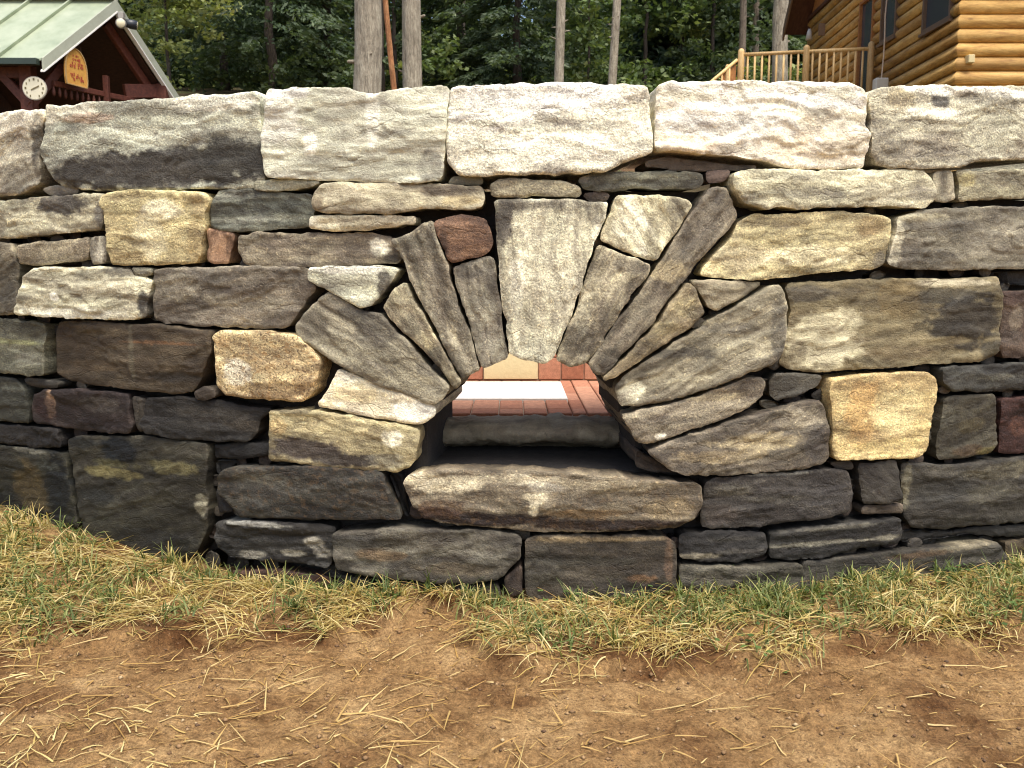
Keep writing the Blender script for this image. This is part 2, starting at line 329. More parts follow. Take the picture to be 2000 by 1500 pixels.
# ------------------------------------------------------------------ the stone wall
# every stone: name, outline on the wall's face in mm (x along, z up), colour, options, colour patches (x, z, rx, rz, rgb, strength)
STONES = [
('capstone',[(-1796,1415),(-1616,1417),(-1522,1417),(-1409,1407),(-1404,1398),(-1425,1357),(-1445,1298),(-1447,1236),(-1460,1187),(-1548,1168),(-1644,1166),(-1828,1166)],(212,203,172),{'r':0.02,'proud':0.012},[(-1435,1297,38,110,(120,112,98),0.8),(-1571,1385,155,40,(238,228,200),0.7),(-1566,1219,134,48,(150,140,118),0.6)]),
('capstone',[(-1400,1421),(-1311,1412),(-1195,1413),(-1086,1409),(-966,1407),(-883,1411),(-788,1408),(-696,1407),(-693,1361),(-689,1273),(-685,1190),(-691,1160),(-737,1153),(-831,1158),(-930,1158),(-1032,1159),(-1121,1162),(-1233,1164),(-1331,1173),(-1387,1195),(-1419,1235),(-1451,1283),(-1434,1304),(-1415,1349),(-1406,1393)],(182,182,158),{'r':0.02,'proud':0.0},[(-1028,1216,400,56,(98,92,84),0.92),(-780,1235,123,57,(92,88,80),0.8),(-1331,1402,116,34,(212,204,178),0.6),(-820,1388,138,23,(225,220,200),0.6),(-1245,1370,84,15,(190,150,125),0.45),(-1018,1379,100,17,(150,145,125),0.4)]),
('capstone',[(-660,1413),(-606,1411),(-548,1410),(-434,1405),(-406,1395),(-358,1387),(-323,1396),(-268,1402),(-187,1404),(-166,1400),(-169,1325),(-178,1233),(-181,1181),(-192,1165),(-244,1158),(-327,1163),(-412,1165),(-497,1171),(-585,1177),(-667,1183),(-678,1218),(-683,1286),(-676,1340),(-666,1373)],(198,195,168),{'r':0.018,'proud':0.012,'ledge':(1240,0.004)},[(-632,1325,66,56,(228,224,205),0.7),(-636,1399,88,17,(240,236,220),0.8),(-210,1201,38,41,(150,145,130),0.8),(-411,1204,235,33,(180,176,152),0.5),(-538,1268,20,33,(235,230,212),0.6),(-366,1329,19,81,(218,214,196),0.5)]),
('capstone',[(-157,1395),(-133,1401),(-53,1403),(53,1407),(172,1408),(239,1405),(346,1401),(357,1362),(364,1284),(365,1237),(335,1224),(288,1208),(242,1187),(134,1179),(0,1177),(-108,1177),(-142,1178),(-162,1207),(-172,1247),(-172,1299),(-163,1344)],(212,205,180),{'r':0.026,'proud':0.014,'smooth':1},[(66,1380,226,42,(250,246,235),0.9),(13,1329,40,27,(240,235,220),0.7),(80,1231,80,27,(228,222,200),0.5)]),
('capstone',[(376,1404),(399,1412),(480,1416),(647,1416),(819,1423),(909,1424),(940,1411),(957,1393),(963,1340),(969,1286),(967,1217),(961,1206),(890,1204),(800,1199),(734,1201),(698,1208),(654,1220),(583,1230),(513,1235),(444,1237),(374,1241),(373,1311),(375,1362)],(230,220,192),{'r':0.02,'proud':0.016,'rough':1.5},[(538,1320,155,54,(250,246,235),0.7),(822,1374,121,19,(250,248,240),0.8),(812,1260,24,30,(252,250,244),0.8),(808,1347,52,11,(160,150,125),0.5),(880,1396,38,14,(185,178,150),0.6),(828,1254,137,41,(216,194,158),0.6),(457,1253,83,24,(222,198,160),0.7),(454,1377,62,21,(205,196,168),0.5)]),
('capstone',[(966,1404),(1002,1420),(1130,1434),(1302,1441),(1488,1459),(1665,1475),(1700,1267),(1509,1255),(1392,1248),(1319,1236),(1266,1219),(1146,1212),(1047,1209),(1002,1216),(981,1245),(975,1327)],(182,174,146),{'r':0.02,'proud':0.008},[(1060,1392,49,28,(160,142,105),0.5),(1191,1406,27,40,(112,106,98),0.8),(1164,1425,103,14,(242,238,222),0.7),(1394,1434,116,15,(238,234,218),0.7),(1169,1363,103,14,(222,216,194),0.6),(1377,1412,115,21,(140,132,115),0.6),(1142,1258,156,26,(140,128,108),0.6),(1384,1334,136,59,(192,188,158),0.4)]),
('stone',[(-1467,1178),(-1413,1184),(-1321,1171),(-1332,1159),(-1394,1154),(-1447,1162)],(165,158,138),{'proud':-0.01},[]),
('stone',[(-1832,1136),(-1642,1135),(-1609,1147),(-1504,1149),(-1395,1151),(-1233,1155),(-1209,1151),(-1224,1121),(-1224,1076),(-1235,1050),(-1321,1044),(-1448,1039),(-1562,1031),(-1846,1030)],(180,170,136),{},[(-1376,1128,101,31,(108,98,88),0.8),(-1229,1091,19,38,(125,118,108),0.7),(-1512,1067,131,26,(200,190,150),0.5)]),
('stone',[(-1204,1144),(-1167,1157),(-1049,1156),(-913,1149),(-864,1145),(-851,1125),(-864,1083),(-866,1040),(-879,1011),(-880,968),(-899,951),(-992,947),(-1117,942),(-1188,945),(-1202,985),(-1196,1060),(-1199,1105),(-1215,1123)],(206,190,136),{'r':0.02,'proud':0.012,'smooth':1},[(-1001,1100,68,29,(232,222,180),0.6),(-1039,1035,52,74,(228,215,165),0.45),(-896,1012,23,58,(175,150,100),0.5),(-1134,969,72,15,(165,140,95),0.5),(-882,1119,24,29,(175,150,105),0.4)]),
('stone',[(-866,1043),(-782,1030),(-794,997),(-809,949),(-842,947),(-871,957),(-865,997)],(188,148,112),{},[(-795,989,16,43,(120,90,70),0.6)]),
('stone',[(-832,1153),(-737,1149),(-646,1140),(-557,1135),(-539,1124),(-545,1078),(-554,1046),(-619,1043),(-742,1038),(-821,1039),(-854,1051),(-857,1097),(-846,1128)],(126,128,110),{'strata':1.8,'proud':-0.004},[(-677,1107,120,14,(105,108,96),0.4),(-756,1067,93,9,(158,156,136),0.4),(-618,1072,74,8,(150,150,130),0.3),(-800,1138,47,9,(158,156,136),0.4)]),
('stone',[(-713,1169),(-660,1175),(-585,1171),(-518,1167),(-538,1157),(-601,1147),(-676,1146),(-717,1153)],(172,168,138),{'proud':0.0},[]),
('stone',[(-540,1112),(-532,1139),(-505,1160),(-412,1160),(-328,1156),(-217,1152),(-135,1151),(-78,1145),(-73,1120),(-81,1094),(-108,1090),(-190,1094),(-231,1095),(-273,1086),(-343,1078),(-428,1079),(-500,1084),(-532,1091)],(186,173,136),{'r':0.018,'proud':0.015,'smooth':1},[(-162,1138,81,16,(125,108,88),0.7),(-135,1111,54,14,(195,172,118),0.5),(-521,1112,20,33,(140,122,95),0.6),(-427,1133,85,17,(205,192,155),0.5)]),
('stone',[(-547,1070),(-515,1077),(-414,1072),(-301,1075),(-257,1069),(-260,1055),(-316,1044),(-415,1037),(-501,1036),(-552,1042)],(216,204,162),{'proud':0.008},[]),
('stone',[(-758,1022),(-711,1030),(-620,1027),(-501,1029),(-386,1026),(-330,1019),(-324,994),(-303,967),(-312,950),(-388,945),(-489,945),(-593,937),(-684,939),(-746,949),(-762,982)],(158,143,114),{},[(-359,991,28,22,(232,224,196),0.85),(-324,960,28,14,(90,82,76),0.7),(-621,1002,74,20,(118,102,86),0.5),(-430,981,71,22,(120,104,88),0.5),(-562,960,88,11,(185,170,135),0.4)]),
('stone',[(-1583,1004),(-1450,1015),(-1287,1024),(-1280,1001),(-1286,961),(-1391,952),(-1524,944),(-1577,949)],(166,150,116),{},[(-1521,979,45,32,(130,115,92),0.5)]),
('stone',[(-1269,1022),(-1224,1029),(-1218,1000),(-1224,952),(-1265,946),(-1276,985)],(142,132,112),{'grain':90},[(-1237,985,12,34,(200,190,165),0.6)]),
('stone',[(-1849,1011),(-1600,1011),(-1589,972),(-1583,939),(-1593,890),(-1589,841),(-1589,790),(-1687,782),(-1881,770)],(124,114,92),{},[(-1614,988,34,33,(165,150,118),0.5),(-1642,848,49,50,(95,85,72),0.5)]),
('stone',[(-1528,907),(-1491,930),(-1414,935),(-1230,936),(-1129,933),(-1115,912),(-1076,908),(-1051,898),(-1061,865),(-1077,835),(-1076,793),(-1128,782),(-1242,782),(-1406,784),(-1582,789),(-1577,812),(-1554,858)],(205,197,158),{'strata':2,'proud':0.01},[(-1080,820,22,53,(95,88,80),0.8),(-1155,924,73,15,(115,105,92),0.6),(-1342,795,215,16,(240,234,205),0.7),(-1336,861,177,6,(155,145,115),0.45),(-1339,830,177,5,(160,150,120),0.4),(-1401,845,17,13,(250,246,230),0.7)]),
('stone',[(-1121,935),(-1049,932),(-1050,920),(-1079,911),(-1111,917)],(160,155,128),{'proud':0.004},[]),
('stone',[(-1041,925),(-976,935),(-842,937),(-746,937),(-623,935),(-560,930),(-545,905),(-541,877),(-575,841),(-602,805),(-623,770),(-691,767),(-818,769),(-917,772),(-1020,776),(-1051,787),(-1054,835),(-1040,880)],(142,129,108),{'smooth':0.8},[(-843,918,96,23,(95,86,80),0.5),(-580,883,33,42,(108,95,82),0.5),(-766,839,125,20,(172,160,132),0.4),(-962,881,68,44,(165,155,130),0.4)]),
('stone',[(-554,934),(-489,938),(-388,941),(-317,937),(-299,929),(-327,898),(-356,857),(-378,837),(-405,831),(-434,842),(-477,864),(-520,886),(-555,902)],(188,186,158),{'r':0.014,'proud':0.018,'smooth':1.2},[(-432,931,100,11,(238,234,212),0.8),(-340,884,20,49,(110,104,92),0.8)]),
('stone',[(-1882,761),(-1689,767),(-1542,762),(-1488,757),(-1480,714),(-1496,648),(-1492,595),(-1559,591),(-1657,591),(-1908,572)],(120,117,92),{},[(-1621,694,119,10,(150,150,100),0.6),(-1554,644,70,23,(150,146,122),0.5)]),
('stone',[(-1440,762),(-1323,769),(-1148,765),(-1056,769),(-861,756),(-857,735),(-862,691),(-883,653),(-901,615),(-931,575),(-1014,569),(-1161,571),(-1298,575),(-1424,583),(-1468,603),(-1458,666),(-1457,723)],(101,86,66),{'strata':1.3},[(-1024,716,138,5,(135,95,58),0.7),(-1138,681,9,92,(122,112,86),0.5),(-994,618,86,15,(60,54,46),0.5),(-1245,739,115,12,(122,104,76),0.4),(-1293,634,99,16,(120,98,68),0.4)]),
('stone',[(-848,742),(-818,757),(-722,760),(-629,757),(-587,746),(-543,707),(-529,679),(-533,635),(-554,587),(-585,564),(-667,566),(-762,565),(-827,572),(-850,595),(-847,662)],(216,190,138),{'speck':1.0,'r':0.03,'proud':0.014,'smooth':1.2},[(-775,642,45,38,(234,220,186),0.8),(-650,596,122,20,(120,88,52),0.55),(-819,729,32,20,(190,150,95),0.5),(-573,620,24,43,(150,115,75),0.4)]),
('stone',[(-925,575),(-892,593),(-862,588),(-855,569),(-891,555),(-918,556)],(108,94,78),{},[]),
('stone',[(-1910,557),(-1711,570),(-1639,573),(-1618,561),(-1590,525),(-1585,474),(-1592,431),(-1728,422),(-1931,403)],(76,76,64),{},[(-1650,545,62,17,(105,104,86),0.5)]),
('stone',[(-1604,574),(-1526,576),(-1442,572),(-1452,558),(-1540,550),(-1592,556)],(86,80,72),{'proud':-0.006},[]),
('stone',[(-1566,523),(-1517,542),(-1362,557),(-1166,554),(-1159,509),(-1153,462),(-1166,437),(-1269,430),(-1437,429),(-1570,433),(-1581,475)],(82,65,60),{},[(-1487,500,23,43,(170,135,105),0.8),(-1512,481,57,36,(72,42,42),0.6),(-1282,516,99,22,(105,94,84),0.5),(-1266,461,118,16,(62,42,44),0.5)]),
('stone',[(-1149,548),(-1107,543),(-1117,464),(-1132,440),(-1144,455),(-1148,509)],(92,82,70),{'grain':90},[]),
('stone',[(-1092,546),(-980,557),(-861,552),(-763,538),(-693,534),(-725,504),(-742,458),(-761,439),(-866,436),(-1005,434),(-1091,443),(-1112,465),(-1101,512)],(66,61,56),{'strata':1.5},[(-863,512,131,18,(88,80,70),0.5),(-765,487,64,15,(92,80,64),0.4)]),
('stone',[(-1933,388),(-1626,415),(-1454,419),(-1447,367),(-1535,354),(-1737,345),(-1941,326)],(64,58,54),{},[]),
('stone',[(-1943,311),(-1659,341),(-1560,346),(-1445,345),(-1427,322),(-1426,255),(-1408,182),(-1401,107),(-1468,89),(-1611,81),(-1767,81),(-1978,59)],(72,68,50),{'smooth':1},[(-1599,197,87,102,(110,90,50),0.6),(-1477,240,59,100,(42,46,48),0.8),(-1570,123,72,24,(40,42,44),0.7),(-1597,336,96,8,(140,134,115),0.6),(-1735,122,80,53,(46,48,48),0.6),(-1518,294,58,17,(92,94,84),0.4)]),
('stone',[(-1576,57),(-1491,86),(-1406,79),(-1394,14),(-1477,-18),(-1576,-9)],(100,64,52),{'proud':-0.01},[]),
('stone',[(-1417,387),(-1374,406),(-1152,426),(-1005,428),(-894,423),(-891,388),(-901,311),(-900,233),(-916,153),(-955,78),(-1045,42),(-1159,26),(-1300,13),(-1371,35),(-1386,109),(-1392,192),(-1408,291)],(82,76,58),{'smooth':1},[(-1213,377,70,41,(36,42,46),0.85),(-1354,388,63,16,(40,46,46),0.6),(-1175,365,38,28,(34,40,44),0.8),(-1067,346,29,22,(38,44,46),0.9),(-1248,306,117,19,(140,128,78),0.7),(-1010,345,88,21,(128,118,74),0.6),(-1236,335,98,13,(110,104,64),0.5),(-919,239,17,33,(170,160,128),0.6),(-1097,108,146,34,(52,48,44),0.5),(-1305,220,62,26,(48,52,52),0.5)]),
('stone',[(-881,418),(-784,431),(-697,433),(-705,402),(-786,385),(-879,382)],(54,52,50),{'proud':-0.012},[]),
('stone',[(-880,369),(-819,374),(-835,350),(-855,314),(-867,329),(-878,336)],(62,60,56),{'proud':-0.03},[]),
('stone',[(-876,282),(-853,287),(-825,243),(-830,224),(-875,215)],(70,66,64),{'proud':-0.01},[]),
('stone',[(-853,330),(-827,355),(-738,366),(-643,376),(-520,377),(-374,373),(-359,369),(-340,316),(-320,273),(-309,243),(-433,234),(-555,228),(-680,217),(-790,219),(-818,248),(-857,284)],(84,80,71),{'speck':0.25,'smooth':0.8,'proud':0.012},[(-707,341,79,21,(115,110,95),0.5),(-387,299,44,57,(98,90,78),0.4),(-585,251,182,18,(60,58,54),0.5)]),
('stone',[(-868,191),(-777,203),(-649,207),(-524,207),(-509,199),(-516,143),(-529,84),(-590,86),(-717,83),(-829,84),(-867,112),(-877,150)],(80,76,72),{'rough':1.6,'strata':1.6},[(-745,198,96,7,(160,156,146),0.8),(-572,154,31,18,(168,158,138),0.7),(-765,99,49,12,(165,156,138),0.7),(-636,115,38,9,(160,150,130),0.6),(-542,126,31,15,(150,140,124),0.6),(-848,106,24,30,(45,44,44),0.6)]),
('stone',[(-838,36),(-686,57),(-591,50),(-529,48),(-515,-17),(-657,-30),(-807,-31)],(96,68,58),{'proud':-0.012},[]),
('stone',[(-501,188),(-434,198),(-316,213),(-200,215),(-85,213),(13,205),(26,188),(23,144),(-9,106),(-43,76),(-115,64),(-230,64),(-347,68),(-437,78),(-494,89),(-504,129)],(114,106,90),{'smooth':1,'proud':0.01},[(-368,137,74,17,(140,108,66),0.5),(-435,171,89,23,(90,86,78),0.5),(-244,151,130,7,(140,132,112),0.5),(-143,103,115,17,(128,110,80),0.4),(-71,164,57,43,(128,120,104),0.4),(-407,90,60,15,(150,140,120),0.4)]),
('stone',[(-382,45),(-289,46),(-143,48),(-40,51),(-26,-5),(-144,-24),(-376,-29)],(104,92,76),{'proud':-0.004},[]),
('stone',[(-504,62),(-407,51),(-394,-7),(-492,0)],(92,84,72),{'proud':-0.008},[]),
('stone',[(-20,75),(14,105),(26,111),(26,33),(0,25),(-17,39)],(98,80,68),{},[]),
('stone',[(41,186),(64,201),(170,206),(312,202),(427,193),(447,182),(457,154),(455,102),(454,6),(373,-14),(215,-11),(57,3),(37,48),(37,122)],(94,82,66),{'proud':0.008},[(227,191,171,8,(158,136,102),0.7),(357,80,32,11,(140,100,62),0.6),(85,108,57,57,(86,82,70),0.4),(314,47,116,26,(62,54,50),0.5),(435,133,12,57,(128,98,74),0.5),(213,130,143,14,(82,78,66),0.4)]),
('sill_stone',[(-299,347),(-284,368),(-212,380),(-113,385),(0,384),(140,379),(281,370),(394,358),(481,352),(519,338),(520,284),(496,248),(455,229),(340,222),(212,216),(71,219),(-57,226),(-171,235),(-242,247),(-282,282)],(136,120,94),{'proud':0.012,'strata':1.7,'rough':0.85,'speck':0.22,'through':0.075},[(-198,347,114,25,(212,196,158),0.75),(0,361,126,14,(196,180,146),0.6),(63,312,34,17,(214,198,160),0.6),(59,283,13,31,(214,198,160),0.6),(84,341,56,14,(190,180,156),0.5),(281,347,142,14,(178,160,124),0.5),(-57,249,184,18,(62,44,36),0.9),(254,236,229,17,(66,48,38),0.85),(-213,262,86,17,(70,50,40),0.8),(212,268,99,14,(146,114,72),0.5),(425,280,72,28,(150,128,90),0.4),(-185,278,71,23,(108,76,54),0.5),(183,305,71,20,(92,78,66),0.4)]),
('stone',[(-345,361),(-319,359),(-303,281),(-292,242),(-302,244),(-326,309)],(58,55,52),{'proud':-0.05,'grain':75},[]),
('arch_stone',[(-684,531),(-637,539),(-545,538),(-427,524),(-311,508),(-258,494),(-257,464),(-263,421),(-284,385),(-313,377),(-400,377),(-520,383),(-642,387),(-691,391),(-693,446)],(188,174,128),{'through':0.45,'proud':0.014},[(-594,429,121,29,(104,90,80),0.9),(-459,402,103,17,(100,88,78),0.85),(-326,469,29,20,(222,214,184),0.6),(-516,491,89,20,(205,188,138),0.5),(-637,538,77,7,(120,104,84),0.5),(-662,492,31,20,(198,165,105),0.5),(-341,404,58,20,(150,142,122),0.5)]),
('arch_stone',[(-481,657),(-424,637),(-338,603),(-238,570),(-209,556),(-213,538),(-240,516),(-268,508),(-368,524),(-456,541),(-536,556),(-520,585),(-499,622)],(222,207,166),{'through':0.45,'smooth':1.2,'proud':0.008},[(-281,542,57,25,(248,242,220),0.8),(-425,588,73,23,(212,190,138),0.5),(-515,560,24,9,(180,160,110),0.4)]),
('arch_stone',[(-597,759),(-593,781),(-557,827),(-504,868),(-474,860),(-427,823),(-391,811),(-358,815),(-337,785),(-292,743),(-220,662),(-187,631),(-173,612),(-183,588),(-207,570),(-237,574),(-292,594),(-366,620),(-441,655),(-479,673),(-531,709),(-583,736)],(152,141,114),{'through':0.45,'proud':0.016},[(-363,773,64,56,(108,98,86),0.6),(-420,815,57,20,(100,92,82),0.6),(-538,785,37,42,(120,110,92),0.5),(-452,702,87,28,(172,162,132),0.4),(-280,627,71,28,(168,156,122),0.4),(-223,663,42,22,(112,102,88),0.5)]),
('arch_stone',[(-287,897),(-317,872),(-348,832),(-328,800),(-284,756),(-216,690),(-188,655),(-170,629),(-155,608),(-139,628),(-164,675),(-187,715),(-223,779),(-263,848)],(166,153,118),{'through':0.45,'proud':0.004},[(-278,774,28,33,(116,108,88),0.5),(-209,691,20,33,(96,88,76),0.6),(-290,871,28,28,(180,170,130),0.5),(-222,747,20,28,(186,172,128),0.4)]),
('arch_stone',[(-320,1009),(-267,1026),(-235,1053),(-209,1058),(-203,1026),(-186,980),(-173,945),(-166,911),(-139,821),(-106,723),(-87,663),(-108,649),(-132,634),(-155,675),(-179,720),(-210,789),(-247,852),(-282,934),(-303,983)],(152,141,116),{'through':0.45,'proud':0.012,'strata':1.4},[(-274,1001,42,19,(118,112,94),0.5),(-212,1021,17,41,(116,108,96),0.5),(-220,885,14,83,(178,166,138),0.4),(-159,761,17,55,(175,162,130),0.4),(-179,871,17,55,(118,104,84),0.4)]),
('arch_stone',[(-157,938),(-109,949),(-63,965),(-50,958),(-44,912),(-33,831),(-23,762),(-17,710),(-15,694),(-36,683),(-75,668),(-82,679),(-99,734),(-128,830),(-152,904)],(150,140,118),{'through':0.45,'proud':0.0},[(-82,831,33,55,(168,160,134),0.5),(-116,926,33,19,(112,104,94),0.6),(-55,906,14,55,(108,98,88),0.5),(-41,721,25,28,(170,164,140),0.4)]),
('arch_stone',[(-202,1053),(-175,1068),(-122,1073),(-70,1064),(-56,1040),(-54,1000),(-64,975),(-109,961),(-156,950),(-168,960),(-186,1007),(-199,1034)],(136,101,78),{'through':0.2,'proud':0.01,'smooth':1.3},[(-129,1027,55,27,(150,112,84),0.5),(-180,994,11,41,(86,64,54),0.6),(-95,980,41,14,(160,118,82),0.4)]),
('keystone',[(-45,1110),(0,1112),(108,1112),(202,1109),(251,1107),(246,1073),(221,1013),(201,953),(181,885),(159,817),(128,742),(107,695),(88,680),(55,688),(0,704),(-7,710),(-14,776),(-25,858),(-35,966),(-43,1047)],(198,190,157),{'through':0.45,'proud':0.014,'smooth':1.1,'grain':92},[(-20,1074,24,81,(118,108,98),0.8),(27,1100,67,16,(120,110,98),0.6),(216,1087,27,40,(130,120,104),0.6),(121,1100,81,13,(128,118,102),0.5),(102,966,81,122,(214,206,172),0.5),(14,885,19,82,(228,222,196),0.4),(41,721,69,33,(186,182,156),0.5),(0,831,33,27,(172,165,140),0.3)]),
('stone',[(-59,1152),(-34,1165),(13,1167),(81,1162),(134,1158),(176,1143),(179,1126),(108,1124),(0,1120),(-53,1123)],(162,151,118),{'proud':0.006},[]),
('stone',[(-159,1173),(-135,1175),(-81,1171),(-80,1156),(-122,1154),(-170,1157)],(138,134,112),{'proud':-0.012},[]),
('stone',[(176,1165),(208,1183),(336,1185),(459,1188),(508,1185),(514,1161),(500,1145),(433,1146),(337,1145),(269,1140),(215,1137),(190,1143)],(118,116,98),{'strata':1.8,'proud':-0.008},[(188,1172,16,16,(170,160,140),0.5),(377,1173,110,7,(142,140,114),0.4)]),
('stone',[(190,1128),(229,1136),(257,1128),(252,1115),(229,1108),(203,1113)],(122,104,92),{'proud':-0.02},[]),
('stone',[(356,1214),(403,1223),(514,1216),(598,1207),(657,1206),(655,1196),(570,1194),(459,1194),(420,1192),(415,1200),(358,1201)],(140,126,108),{'proud':-0.014},[]),
('stone',[(520,1189),(583,1193),(580,1178),(564,1164),(524,1161)],(132,106,92),{'proud':-0.012},[]),
('arch_stone',[(275,1123),(324,1128),(430,1122),(468,1113),(477,1098),(447,1047),(409,993),(380,952),(327,968),(273,992),(234,1008),(257,1071)],(206,195,150),{'through':0.45,'proud':0.008,'strata':1.5,'grain':-58},[(311,1060,41,54,(234,226,192),0.6),(374,1007,19,68,(140,126,102),0.5),(434,1087,28,41,(150,138,112),0.6),(408,1020,14,41,(222,210,165),0.4)]),
('arch_stone',[(228,995),(272,980),(327,957),(366,941),(355,912),(323,872),(288,814),(249,754),(218,707),(193,677),(161,667),(119,689),(135,738),(174,831),(204,923)],(168,155,122),{'through':0.45,'proud':0.006,'strata':1.4},[(313,939,50,19,(120,108,92),0.6),(273,858,28,68,(186,174,138),0.4),(179,735,50,41,(112,100,84),0.6),(247,804,14,55,(106,94,84),0.4),(192,831,19,82,(182,172,142),0.4)]),
('arch_stone',[(528,1145),(570,1149),(582,1119),(601,1070),(557,1018),(504,961),(466,910),(413,850),(378,792),(325,737),(273,677),(249,653),(227,650),(204,678),(231,717),(281,790),(329,854),(381,926),(423,987),(473,1072),(495,1102)],(144,131,106),{'through':0.45,'proud':0.0,'strata':1.5},[(518,1075,42,68,(118,106,92),0.5),(417,926,50,27,(178,160,120),0.5),(262,686,33,33,(92,82,70),0.6),(357,831,42,41,(158,146,118),0.4),(544,1128,20,22,(108,98,88),0.5),(464,1007,22,55,(108,96,84),0.4)]),
('arch_stone',[(472,896),(488,878),(521,813),(474,775),(401,729),(329,680),(281,647),(249,635),(248,642),(285,670),(339,732),(394,787),(427,844)],(152,136,104),{'through':0.45,'proud':0.008,'strata':1.3},[(468,830,31,28,(172,158,118),0.5),(497,816,28,19,(98,88,76),0.4),(359,721,56,17,(112,98,78),0.4),(414,775,42,17,(180,164,120),0.4)]),
('stone',[(482,900),(545,901),(608,898),(678,893),(640,868),(586,839),(551,824),(532,831),(510,868)],(176,163,125),{'proud':0.0},[]),
('arch_stone',[(541,795),(603,829),(653,857),(703,884),(724,888),(740,849),(747,793),(743,737),(727,689),(689,669),(631,647),(573,626),(480,595),(407,578),(334,563),(296,568),(286,593),(283,619),(302,642),(369,686),(441,734),(493,765)],(150,138,109),{'through':0.45,'proud':0.012,'strata':1.6},[(457,706,143,14,(96,88,78),0.6),(584,774,87,14,(104,96,86),0.5),(326,607,36,25,(214,204,170),0.6),(629,718,88,28,(176,164,130),0.5),(722,773,21,84,(112,104,92),0.6),(473,650,100,19,(170,158,124),0.4),(291,624,14,19,(100,92,80),0.6)]),
('arch_stone',[(296,538),(343,549),(408,562),(482,578),(573,607),(639,630),(691,636),(700,617),(690,583),(660,557),(612,536),(520,505),(446,484),(361,462),(340,467),(320,500)],(150,135,108),{'through':0.45,'proud':0.006,'strata':1.6},[(419,524,100,11,(112,98,84),0.5),(561,585,88,11,(176,160,122),0.5),(662,604,36,28,(112,98,86),0.5),(406,481,14,7,(225,215,190),0.7)]),
('arch_stone',[(367,444),(446,466),(520,488),(614,517),(709,540),(815,561),(856,567),(878,546),(890,481),(897,407),(884,387),(808,376),(686,371),(567,368),(482,374),(438,386),(411,404),(376,425)],(128,115,95),{'through':0.45,'proud':0.012,'strata':1.5},[(683,460,137,23,(182,164,126),0.6),(566,421,118,17,(170,150,112),0.5),(801,514,62,29,(176,162,134),0.5),(851,439,35,58,(96,86,80),0.6),(535,479,117,14,(100,90,80),0.5),(480,394,58,11,(86,74,66),0.4)]),
('stone',[(345,437),(368,422),(419,393),(466,371),(387,376),(345,391)],(98,84,72),{'proud':-0.03,'through':0.3},[]),
('stone',[(717,624),(735,644),(796,644),(872,634),(863,610),(794,579),(741,569),(722,588)],(104,97,84),{'proud':-0.01},[]),
('stone',[(891,627),(955,635),(1083,638),(1202,633),(1239,613),(1248,590),(1241,524),(1230,445),(1226,403),(1188,384),(1055,392),(917,397),(907,433),(902,491),(886,598)],(204,178,118),{'r':0.022,'proud':0.012,'smooth':1,'speck':0.4},[(990,535,49,87,(200,155,86),0.6),(1107,530,87,59,(224,204,146),0.5),(937,611,58,17,(150,120,78),0.5),(1084,620,103,12,(160,132,86),0.4),(1183,435,72,30,(190,165,110),0.4),(1097,425,105,21,(214,190,120),0.4)]),
('stone',[(586,1181),(627,1191),(830,1195),(1047,1203),(1146,1204),(1176,1188),(1191,1154),(1190,1120),(1160,1105),(1053,1107),(896,1102),(775,1095),(673,1093),(624,1104),(589,1135),(582,1161)],(192,183,145),{'r':0.02,'proud':0.012},[(803,1132,121,17,(142,132,112),0.5),(1151,1139,51,20,(140,128,112),0.5),(742,1178,89,11,(150,142,120),0.5),(1017,1177,98,20,(212,202,162),0.4),(644,1116,43,14,(162,152,126),0.4)]),
('stone',[(1196,1201),(1232,1205),(1251,1205),(1261,1171),(1271,1131),(1238,1121),(1205,1122),(1195,1162)],(166,155,126),{'grain':90},[(1225,1177,10,44,(120,110,96),0.5)]),
('stone',[(1267,1207),(1358,1212),(1693,1233),(1703,1151),(1402,1135),(1281,1127),(1282,1171)],(160,150,114),{},[(1305,1187,37,21,(180,165,105),0.5),(1416,1191,98,21,(140,130,108),0.5)]),
('stone',[(613,1060),(645,1078),(776,1081),(897,1087),(991,1080),(1049,1071),(1056,1046),(1049,996),(1034,948),(1006,934),(905,927),(784,913),(666,906),(551,909),(505,916),(523,946),(579,1006)],(190,175,128),{'strata':1.3,'proud':0.006},[(992,1052,48,28,(150,118,72),0.5),(689,1056,118,14,(140,124,96),0.5),(826,967,155,25,(214,200,154),0.5),(620,967,72,33,(206,190,144),0.4),(1022,954,23,29,(130,120,104),0.6)]),
('stone',[(1075,1073),(1154,1094),(1330,1108),(1706,1123),(1728,941),(1420,933),(1235,929),(1099,934),(1049,948),(1058,989),(1070,1030)],(140,130,107),{'rough':1.3,'proud':0.012},[(1068,1010,23,57,(192,182,150),0.7),(1155,1075,87,14,(186,176,140),0.5),(1243,1055,147,20,(112,102,92),0.4),(1452,1014,122,45,(158,148,126),0.4),(1163,968,105,20,(100,92,84),0.5),(1484,1097,61,15,(84,76,66),0.4)]),
('stone',[(751,876),(764,892),(875,897),(1066,905),(1255,900),(1427,906),(1437,879),(1457,818),(1454,742),(1449,680),(1404,661),(1238,660),(1082,654),(983,651),(857,649),(768,657),(744,673),(762,744),(767,814)],(140,126,92),{'proud':0.006},[(868,735,111,78,(206,194,150),0.75),(928,791,64,34,(198,186,142),0.5),(1320,776,135,75,(70,62,56),0.75),(1241,852,148,24,(84,80,74),0.6),(1274,892,150,10,(198,184,146),0.7),(816,863,77,23,(100,90,76),0.6),(1103,853,68,58,(140,118,74),0.5),(1113,693,104,21,(150,130,96),0.4),(1269,725,93,12,(156,138,96),0.5),(793,701,27,34,(118,98,70),0.5),(1432,696,40,31,(56,54,54),0.6)]),
('stone',[(1445,920),(1485,921),(1488,885),(1453,882)],(70,66,64),{'proud':-0.05},[]),
